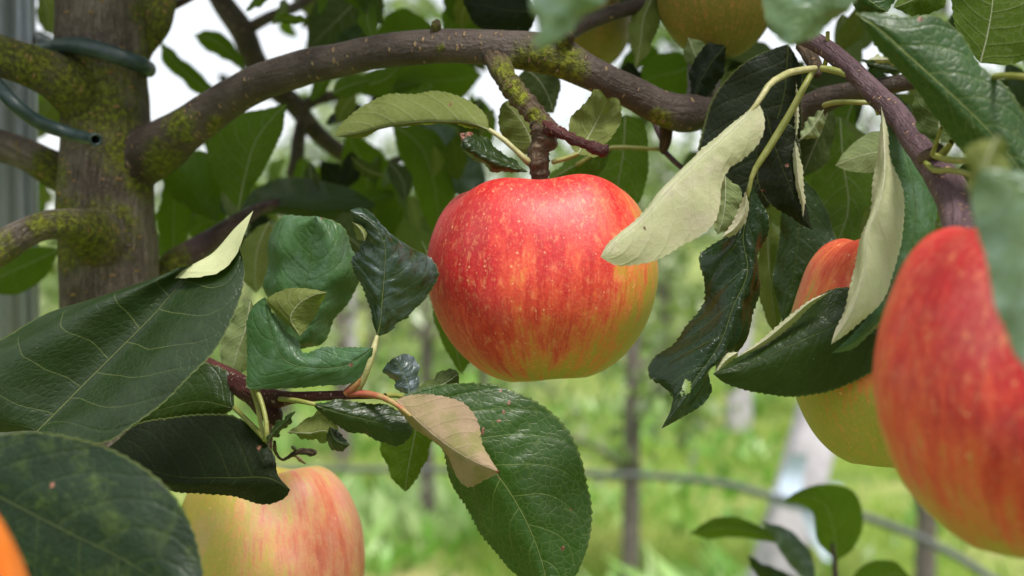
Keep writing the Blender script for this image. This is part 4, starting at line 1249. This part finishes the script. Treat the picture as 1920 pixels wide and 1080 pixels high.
L(T, 'near', 'top', (1610, -90, .35), (1482, 87, .35), [[(1460, -80), (1430, -20), (1435, 30), (1453, 68)], [(1560, -40), (1525, 10), (1498, 50)], [(1660, -60), (1605, 0), (1560, 45), (1520, 73)]], res=1,
  label='blurred pale leaf tip near the camera at top right of centre')
L(T, 'near', 'top', (1150, -90, .29), (1008, 98, .29), [[(1010, -60), (996, 0), (1004, 40), (998, 75)], [(1080, -30), (1048, 15), (1020, 60)], [(1190, -50), (1135, 0), (1080, 48), (1040, 80)]], res=1,
  label='blurred pale leaf tip near the camera over the arching branch')
L(T, 'hero', 'top', (1603, 24, .42), (1980, 400, .41), [
    [(1640, 22), (1700, 35), (1760, 30), (1800, 60), (1840, 120), (1890, 170), (1945, 260)], [(1650, 55), (1700, 100), (1745, 140), (1800, 190), (1860, 250), (1920, 325)],
    [(1618, 52), (1645, 92), (1690, 140), (1720, 165), (1750, 220), (1800, 280), (1865, 340), (1930, 390)]], dz=[.004, 0, .006], res=2, stains=[(1725, 38, 10)],
  label='broad green leaf spreading across the top right corner')
L(T, 'lit', 'under', (1838, 118, .47), (1850, -120, .47), [[(1805, 80), (1785, 20), (1795, -60)], [(1852, 60), (1862, -20)], [(1905, 120), (1960, 80), (1990, 0), (1950, -80)]], res=1)
L(T, 'shade', 'under', (1762, 268, .44), (1752, 148, .44), [[(1722, 245), (1711, 205), (1722, 168)], [(1760, 225), (1755, 180)], [(1802, 262), (1813, 215), (1795, 165)]], res=1)
L(T, 'near', 'top', (1840, 315, .285), (1926, 695, .275), [[(1822, 360), (1828, 420), (1845, 480), (1862, 560), (1882, 620), (1902, 665)], [(1905, 350), (1935, 450), (1945, 550), (1938, 640)], [(1985, 340), (2030, 450), (2020, 560), (1970, 660)]], res=1,
  label='blurred grey green leaf hanging before the big red apple')
L(T, 'olive', 'under', (1872, 252, .29), (1842, 440, .288), [[(1812, 280), (1816, 340), (1826, 400)], [(1850, 300), (1846, 370)], [(1892, 285), (1886, 340), (1862, 405)]], res=1)
L(T, 'lit', 'under', (1575, 220, .62), (1556, 490, .62), [[(1535, 290), (1518, 370), (1530, 440)], [(1580, 300), (1590, 390)], [(1625, 290), (1640, 370), (1610, 450)]], res=1)
L(T, 'shade', 'under', (1560, 180, .60), (1502, 335, .60), [[(1520, 200), (1498, 270)], [(1545, 230), (1520, 290)], [(1565, 250), (1545, 310)]], res=1)
L(T, 'lit', 'under', (1600, 190, .66), (1500, 420, .66), [[(1540, 220), (1500, 290), (1485, 360)], [(1570, 270), (1530, 350)], [(1610, 270), (1590, 340), (1540, 400)]], res=1)
L(T, 'olive', 'under', (1440, 395, .58), (1457, 630, .58), [[(1424, 450), (1420, 540), (1435, 595)], [(1440, 470), (1448, 560)], [(1462, 450), (1468, 540), (1466, 600)]], res=1)
L(T, 'silver', 'under', (1545, 205, .56), (1500, 262, .56), [[(1525, 215), (1505, 240)], [(1530, 230), (1515, 250)], [(1545, 235), (1530, 258)]], res=1)
L(T, 'hero', 'top', (1600, -50, .52), (1665, 22, .52), [[(1590, -10), (1610, 20)], [(1620, -10), (1645, 10)], [(1660, -40), (1680, -5)]], res=1)
L(T, 'lit', 'under', (1790, -50, .50), (1675, 15, .50), [[(1740, -60), (1690, -20)], [(1750, -20), (1700, 5)], [(1765, 15), (1720, 30)]], res=1)
L(T, 'pale', 'under', (1625, 112, .56), (1692, 120, .56), [[(1650, 103), (1668, 100)], [(1655, 112), (1675, 112)], [(1650, 118), (1680, 122)]], res=1)
L(T, 'dark', 'top', (1610, 112, .57), (1720, 140, .57), [[(1650, 112), (1690, 120)], [(1650, 125), (1690, 132)], [(1650, 135), (1690, 140)]], res=1)
L(T, 'olive', 'under', (1232, -20, .62), (1192, 130, .61), [[(1185, 20), (1181, 80)], [(1208, 30), (1200, 85)], [(1240, 20), (1228, 70), (1208, 110)]], res=1)
L(T, 'lit', 'under', (1320, 110, .75), (1192, 165, .76), [[(1270, 98), (1220, 108)], [(1270, 135), (1225, 145)], [(1300, 175), (1235, 188)]], res=1)
L(T, 'shade', 'top', (1175, 115, .70), (1200, 155, .70), [[(1165, 130), (1170, 148)], [(1182, 130), (1190, 142)], [(1195, 122), (1202, 140)]], res=1)
for pp in ([(1545, 198, .55, 5), (1560, 193, .545, 5), (1610, 192, .54, 5), (1640, 196, .54, 5), (1647, 215, .54, 4)], [(1752, 292, .44, 6), (1780, 300, .43, 6), (1830, 305, .42, 6), (1880, 330, .41, 6)],
           [(1735, 305, .445, 5), (1750, 318, .44, 6), (1790, 320, .43, 6), (1840, 335, .42, 6)], [(1860, 145, .42, 6), (1890, 142, .41, 6), (1940, 145, .40, 6)], [(1552, 60, .50, 4), (1551, 100, .505, 4), (1545, 128, .51, 5)],
           [(1765, 240, .43, 4), (1755, 270, .435, 4), (1748, 290, .44, 5)], [(1785, 265, .43, 6), (1775, 280, .435, 7), (1762, 295, .44, 8)]):
    tube('petiole', pp, MAT['petiole'], T, ring=8, rough=0.04)
L(T, 'shade', 'top', (1360, 85, .58), (1300, 190, .58), [[(1335, 80), (1302, 110), (1292, 150)], [(1335, 115), (1312, 155)], [(1362, 115), (1345, 160), (1320, 185)]], res=1)
L(T, 'dark', 'under', (1290, 70, .585), (1330, 160, .585), [[(1282, 95), (1300, 135)], [(1302, 100), (1318, 135)], [(1330, 85), (1342, 125)]], res=1)
# withered flower scraps by the yellow apple
tube('dry_bract', [(515, 828, .520, 3), (518, 850, .526, 3), (530, 862, .53, 3), (550, 852, .528, 4), (566, 846, .527, 6), (580, 848, .527, 8), (592, 850, .528, 5)], MAT['spur'], T, ring=10, step=.0008, rough=.4, bumpf=500)
L(T, 'beige', 'under', (545, 850, .528), (575, 870, .53), [[(555, 852), (566, 860)], [(556, 856), (566, 864)], [(556, 861), (566, 869)]], res=1, wave=0)
L(T, 'beige', 'top', (560, 846, .527), (545, 836, .525), [[(556, 840), (550, 836)], [(555, 843), (550, 839)], [(553, 846), (548, 842)]], res=1, wave=0)
# blurred leaves behind the arching branch and left of the apple
for a in [
    ('lit', 'under', (300, 76, .80), (418, 185, .80), [[(345, 112), (388, 150)], [(330, 118), (375, 158)], [(304, 112), (340, 150), (380, 180)]]),
    ('lit', 'under', (363, 66, .82), (462, 140, .82), [[(400, 56), (430, 75), (452, 105)], [(405, 78), (435, 105)], [(385, 92), (430, 115)]]),
    ('lit', 'under', (447, 392, .67), (538, 195, .68), [[(418, 360), (390, 300), (391, 250), (420, 222), (480, 206)], [(462, 320), (482, 260), (508, 225)], [(475, 350), (505, 300), (528, 250)]]),
    ('lit', 'top', (410, 418, .69), (300, 312, .69), [[(414, 360), (405, 308), (378, 282), (345, 290), (318, 302)], [(375, 375), (330, 330)], [(360, 395), (320, 368), (303, 338)]]),
    ('lit', 'under', (325, 485, .72), (312, 335, .71), [[(297, 440), (299, 380)], [(325, 420), (325, 370)], [(352, 440), (362, 385), (338, 345)]]),
    ('lit', 'under', (440, 425, .72), (352, 440, .72), [[(410, 395), (370, 400)], [(400, 415), (370, 425)], [(420, 440), (380, 455)]]),
    ('dark', 'top', (440, 410, .72), (705, 382, .74), [[(480, 352), (550, 332), (620, 343), (680, 365)], [(500, 385), (600, 385)], [(500, 402), (560, 408), (640, 414), (690, 405)]]),
    ('lit', 'under', (735, 232, .78), (838, 480, .80), [[(745, 280), (772, 345), (800, 420)], [(785, 270), (815, 350), (825, 420)], [(820, 250), (848, 320), (850, 410)]]),
    ('silver', 'top', (785, 228, .80), (906, 372, .79), [[(812, 290), (840, 345), (872, 375)], [(830, 270), (870, 330)], [(862, 245), (895, 290), (912, 335)]]),
    ('lit', 'under', (650, 245, .82), (720, 470, .84), [[(640, 300), (650, 380), (680, 440)], [(680, 310), (700, 390)], [(720, 290), (745, 370), (745, 430)]]),
    ('shade', 'top', (600, 300, .86), (695, 450, .86), [[(600, 350), (640, 420)], [(640, 350), (670, 400)], [(680, 320), (710, 390)]]),
    ('dark', 'under', (690, 380, .85), (840, 470, .86), [[(730, 360), (790, 400)], [(740, 400), (800, 440)], [(740, 450), (800, 480)]]),
    ('lit', 'under', (850, 260, .86), (735, 150, .86), [[(850, 200), (800, 140)], [(820, 210), (780, 170)], [(790, 240), (740, 200)]]),
    ('lit', 'under', (905, 140, .84), (700, 180, .86), [[(860, 110), (780, 110)], [(850, 150), (770, 155)], [(860, 190), (780, 200)]]),
    ('lit', 'top', (905, 290, .86), (900, 180, .86), [[(870, 260), (865, 210)], [(895, 250), (892, 215)], [(925, 260), (930, 220)]]),
    ('lit', 'under', (790, 450, .63), (866, 702, .62), [[(798, 520), (815, 600), (848, 680)], [(820, 520), (845, 610)], [(850, 520), (882, 620), (886, 670)]]),
    ('shade', 'under', (705, -40, .74), (575, 95, .75), [[(620, -30), (580, 30)], [(670, 0), (620, 50)], [(720, 20), (690, 70), (640, 90)]]),
    ('lit', 'under', (700, 70, .78), (832, 62, .78), [[(730, 25), (760, 15), (800, 40)], [(740, 60), (790, 60)], [(740, 90), (800, 80)]]),
    ('lit', 'under', (900, -20, .78), (830, 62, .78), [[(850, -10), (830, 20)], [(880, 20), (850, 45)], [(915, 20), (885, 55)]]),
    ('shade', 'top', (1010, 20, .62), (868, 2, .64), [[(960, -40), (900, -30)], [(960, 20), (900, 8)], [(990, 60), (920, 62), (885, 40)]]),
    ('lit', 'under', (112, 468, .74), (-40, 545, .74), [[(60, 462), (0, 488)], [(60, 492), (0, 520)], [(85, 520), (30, 552)]]),
    ('olive', 'under', (75, -20, .85), (100, 68, .85), [[(68, 20), (75, 50)], [(88, 20), (92, 50)], [(112, 10), (106, 45)]]),
    ('olive', 'under', (70, 250, .85), (112, 190, .85), [[(60, 220), (80, 185)], [(80, 220), (95, 200)], [(110, 240), (118, 210)]]),
    ('dark', 'under', (470, 560, .56), (432, 705, .56), [[(445, 580), (415, 640), (415, 685)], [(462, 610), (445, 660)], [(485, 600), (475, 660), (455, 700)]]),
    ('olive', 'under', (505, 415, .64), (480, 550, .64), [[(465, 440), (448, 490), (460, 530)], [(485, 460), (478, 510)], [(520, 450), (518, 500)]]),
    ('shade', 'under', (620, 430, .70), (720, 520, .70), [[(640, 400), (700, 430), (730, 480)], [(660, 450), (700, 490)], [(650, 490), (690, 520)]]),
    ('dark', 'top', (300, 250, .80), (250, 330, .80), [[(270, 270), (250, 300)], [(290, 280), (270, 310)], [(310, 290), (290, 320)]]),
    ('olive', 'under', (560, -30, .9), (600, 30, .9), [[(550, -5), (570, 25)], [(575, 0), (590, 15)], [(600, -20), (610, 10)]]),
]:
    L(T, *a, res=1)
# the young shoot at lower right is a plant of its own
SH = thing('apple_sapling', 'leafy young shoot rising at the lower right below the red apple', 'sapling', (float(P(1570, 1100, .86)[0]), float(P(1570, 1100, .86)[1]), 0))
sxb = P(1570, 1100, .86)
tube('stem', [(float(sxb[0]) + .01, float(sxb[1]), -0.02, .006), (float(sxb[0]), float(sxb[1]), .5, .005), tuple(P(1568, 1120, .86)) + (.0035,), tuple(P(1565, 1060, .86)) + (.0015,), tuple(P(1560, 1020, .86)) + (.001,)], MAT['purple'], SH, ring=10, step=.01, world=True)
L(SH, 'lit', 'under', (1568, 1052, .86), (1466, 940, .86), [[(1530, 1010), (1522, 960), (1495, 946)], [(1562, 990), (1545, 945), (1505, 930)], [(1600, 1030), (1618, 970), (1600, 920), (1550, 908), (1500, 918)]], res=1)
L(SH, 'lit', 'under', (1510, 1065, .88), (1292, 1000, .88), [[(1450, 1020), (1390, 1008), (1330, 1010)], [(1440, 1005), (1390, 992), (1330, 992)], [(1450, 1000), (1400, 975), (1340, 970)]], res=1)
L(SH, 'lit', 'under', (1640, 1130, .86), (1710, 1085, .86), [[(1600, 1080), (1640, 1050), (1680, 1055)], [(1640, 1095), (1680, 1075)], [(1670, 1120), (1700, 1105)]], res=1)
L(SH, 'silver', 'top', (1530, 1100, .86), (1425, 975, .87), [[(1480, 1060), (1450, 1010)], [(1500, 1050), (1465, 1000)], [(1525, 1050), (1490, 1000)]], res=1)
L(SH, 'dark', 'top', (1500, 1110, .85), (1400, 1040, .85), [[(1440, 1100), (1410, 1065)], [(1460, 1085), (1425, 1060)], [(1490, 1085), (1440, 1060)]], res=1)
tube('twig', [(1568, 1052, .86, 3), (1566, 1075, .86, 4), (1566, 1110, .86, 5)], MAT['purple'], SH, ring=8)

# ------------------------------------------------------------------ filler foliage behind, kept clear of the gaps where the sky shows
HOLES = [(330, 150, 60), (320, 60, 45), (300, 210, 30), (390, 40, 30), (350, 110, 40), (510, 75, 38), (545, 90, 30), (540, 120, 22), (590, 212, 30), (610, 205, 22), (500, 212, 22), (505, 265, 26), (525, 240, 22),
         (770, 12, 48), (810, 25, 24), (735, 15, 28), (755, 270, 24), (772, 310, 22), (920, 165, 28), (945, 265, 24), (965, 180, 14), (1075, 185, 36), (1060, 210, 26), (1230, 275, 36), (1250, 310, 34), (1270, 275, 26), (1230, 340, 24),
         (1158, 112, 14), (1288, 100, 12), (1332, 187, 9), (1500, 80, 13), (1780, 32, 18), (620, 310, 15), (590, 295, 13), (645, 270, 14), (90, 70, 24), (1250, 390, 30), (1310, 480, 40), (620, 600, 60), (1400, 640, 30), (100, 580, 30),
         (305, 380, 14), (400, 400, 14), (490, 310, 16), (460, 590, 24), (1420, 620, 22), (1110, 340, 16), (870, 160, 14)]


def clear(b, t, w, pad=0.0):
    for f in (0, 0.2, 0.4, 0.6, 0.8, 1.0):
        for s_ in (-0.8, 0, 0.8):
            ax = (t[0] - b[0], t[1] - b[1]); l = math.hypot(*ax) + 1e-6
            x = b[0] + ax[0] * f - ax[1] / l * w * s_ * math.sin(math.pi * f)
            y = b[1] + ax[1] * f + ax[0] / l * w * s_ * math.sin(math.pi * f)
            for hx, hy, hr in HOLES:
                if (x - hx) ** 2 + (y - hy) ** 2 < (hr * 0.72 + pad) ** 2:
                    return False
    return True


def fill(n, x0, x1, y0, y1, d0, d1, mats, seed, size=(95, 150)):
    r = random.Random(seed)
    k = 0
    for _ in range(n * 12):
        if k >= n: break
        x = r.uniform(x0, x1); y = r.uniform(y0, y1); d = r.uniform(d0, d1)
        a = r.gauss(math.pi / 2, 0.9)
        l = r.uniform(*size) * 0.62 / d
        b = (x, y, d); t = (x + l * math.cos(a), y + l * math.sin(a), d + r.uniform(-.03, .03))
        w = l * r.uniform(0.2, 0.3)
        if not (x0 - 30 < t[0] < x1 + 30 and y0 - 60 < t[1] < y1 + 60) or not clear(b, t, w):
            continue
        quick(T, r.choice(mats), r.choice(['top', 'under', 'under']), b, t, w, cup=r.uniform(-.3, .5), roll=r.uniform(-1.0, 1.0), bend=r.uniform(-.15, .15), res=0)
        k += 1
    return k


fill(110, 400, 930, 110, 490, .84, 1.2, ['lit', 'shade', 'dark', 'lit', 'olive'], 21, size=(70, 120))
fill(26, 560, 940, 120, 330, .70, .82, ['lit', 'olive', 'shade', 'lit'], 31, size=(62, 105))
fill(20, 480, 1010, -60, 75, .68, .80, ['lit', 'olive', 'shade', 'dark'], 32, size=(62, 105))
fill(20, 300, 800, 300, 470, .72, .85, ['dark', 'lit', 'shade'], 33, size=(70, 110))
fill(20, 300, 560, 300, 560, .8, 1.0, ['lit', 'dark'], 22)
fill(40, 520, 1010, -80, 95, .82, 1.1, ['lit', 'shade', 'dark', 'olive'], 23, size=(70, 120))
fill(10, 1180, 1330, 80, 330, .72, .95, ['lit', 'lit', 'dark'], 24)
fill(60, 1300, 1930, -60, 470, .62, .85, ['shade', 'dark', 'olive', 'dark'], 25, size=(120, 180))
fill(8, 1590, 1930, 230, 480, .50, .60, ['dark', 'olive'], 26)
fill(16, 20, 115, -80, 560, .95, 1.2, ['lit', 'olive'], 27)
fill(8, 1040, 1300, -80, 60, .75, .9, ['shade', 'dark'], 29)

# unseen crown leaves added above and beside the picture to shade the tree
r = random.Random(5)
pts = []
while len(pts) < 5200:
    d = r.uniform(.50, 1.6)
    x = r.uniform(-1100, 3100); y = r.uniform(-2600, -40) - 0.105 * FPX / d
    if x < 900 and r.random() < .45:
        continue
    if r.random() < .16:
        x = r.choice([r.uniform(2450, 3200), r.uniform(-1300, -560)]); y = r.uniform(-300, 800)
    p_ = P(x, y, d)
    if p_[2] > 1.95:
        continue
    pts.append(p_)
gl = far_leaf_mat('shading_foliage', (0.015, 0.04, 0.008), (0.04, 0.09, 0.015))
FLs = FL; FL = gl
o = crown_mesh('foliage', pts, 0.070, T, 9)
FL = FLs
o['label'] = 'unseen crown of leaves added above the frame for shade'

# ------------------------------------------------------------------ apples
am = apple_mat('apple_skin_red', (-0.80, -0.10, 0.22), 0.24, 0.66, edge=0.36, amp=0.95, zt=0.17, scale=1.0, pink=0.07, dots=1.15, ground=(0.36, 0.32, 0.03))
apple('apple', 'red apple with yellow green lower right side hanging at picture centre', 1021, 531, .545, 212, 184, am, tilt=math.radians(-3.5), lean=math.radians(-6), spin=0.6, seed=1.1, lobes=.036,
      stem=[(0.0, 0.0, 0.008), (-0.001, 0, 0.016)], res=120)
am2 = apple_mat('apple_skin_blushed', (0.2, -0.6, 0.65), 0.60, 0.14, amp=1.5, red=(0.58, 0.06, 0.03), mid=(0.66, 0.16, 0.06), ground=(0.36, 0.33, 0.05), zt=0.25, off=(3, 7, 0), pink=0.1)
apple('apple', 'apple partly hidden by a dark leaf, red above and yellow green below', 1683, 668, .525, 200, 211, am2, tilt=.10, lean=-.1, spin=2.0, seed=2.2)
am3 = apple_mat('apple_skin_bright', (0.05, -0.85, 0.30), 0.45, 0.50, edge=0.0, amp=1.1, zt=0.32, off=(9, 1, 0), pink=0.12, red=(0.48, 0.012, 0.018), orange=(0.58, 0.16, 0.04), ground=(0.40, 0.34, 0.05))
apple('apple', 'big blurred red apple cut off by the right edge', 1960, 738, .345, 310, 302, am3, tilt=.08, lean=-.1, spin=1.0, seed=4.0, stem=[(-.008, 0, .02), (-.014, .01, .035)])
am4 = apple_mat('apple_skin_yellow', (0.85, -0.4, 0.2), 0.60, 0.05, amp=1.15, streak=0.25, blotchy=0.25, ground=(0.44, 0.38, 0.06), orange=(0.60, 0.38, 0.12), mid=(0.64, 0.27, 0.14), red=(0.60, 0.14, 0.08), zt=-0.02, off=(2, 2, 0), pink=0.3, darkdots=.7, dots=0.8)
apple('apple', 'yellow apple with a pink cheek at the bottom edge', 509, 1070, .60, 177, 186, am4, tilt=-.06, lean=-.12, spin=0.3, seed=5.0, stem=[(0, 0, .02), (0.002, -.005, .05)], stemmat='spur')
am5 = apple_mat('apple_skin_green_shaded', (0, -1, 0.2), 0.1, 0.05, dots=0.2, ground=(0.17, 0.155, 0.016), orange=(0.28, 0.17, 0.03), mid=(0.28, 0.1, 0.03), off=(1, 5, 0), pink=0.0)  # green skin darkened in its colour to stand for canopy shade
apple('apple', 'shaded green apple at the top behind the blurred leaf tip', 1345, -12, .615, 114, 118, am5, seed=3.0)
apple('apple', 'shaded yellow green apple between the two upper branches', 1105, 52, .80, 78, 76, am5, seed=6.0)
am6 = apple_mat('apple_skin_orange', (0, -1, 0.2), 0.1, 0.5, ground=(0.75, 0.25, 0.01), orange=(0.75, 0.22, 0.01), mid=(0.75, 0.18, 0.01), red=(0.70, 0.12, 0.01), off=(1, 5, 0), pink=0.0)
apple('apple', 'orange corner of a near blurred apple at bottom left', -312, 1245, .27, 352, 350, am6, seed=7.0)
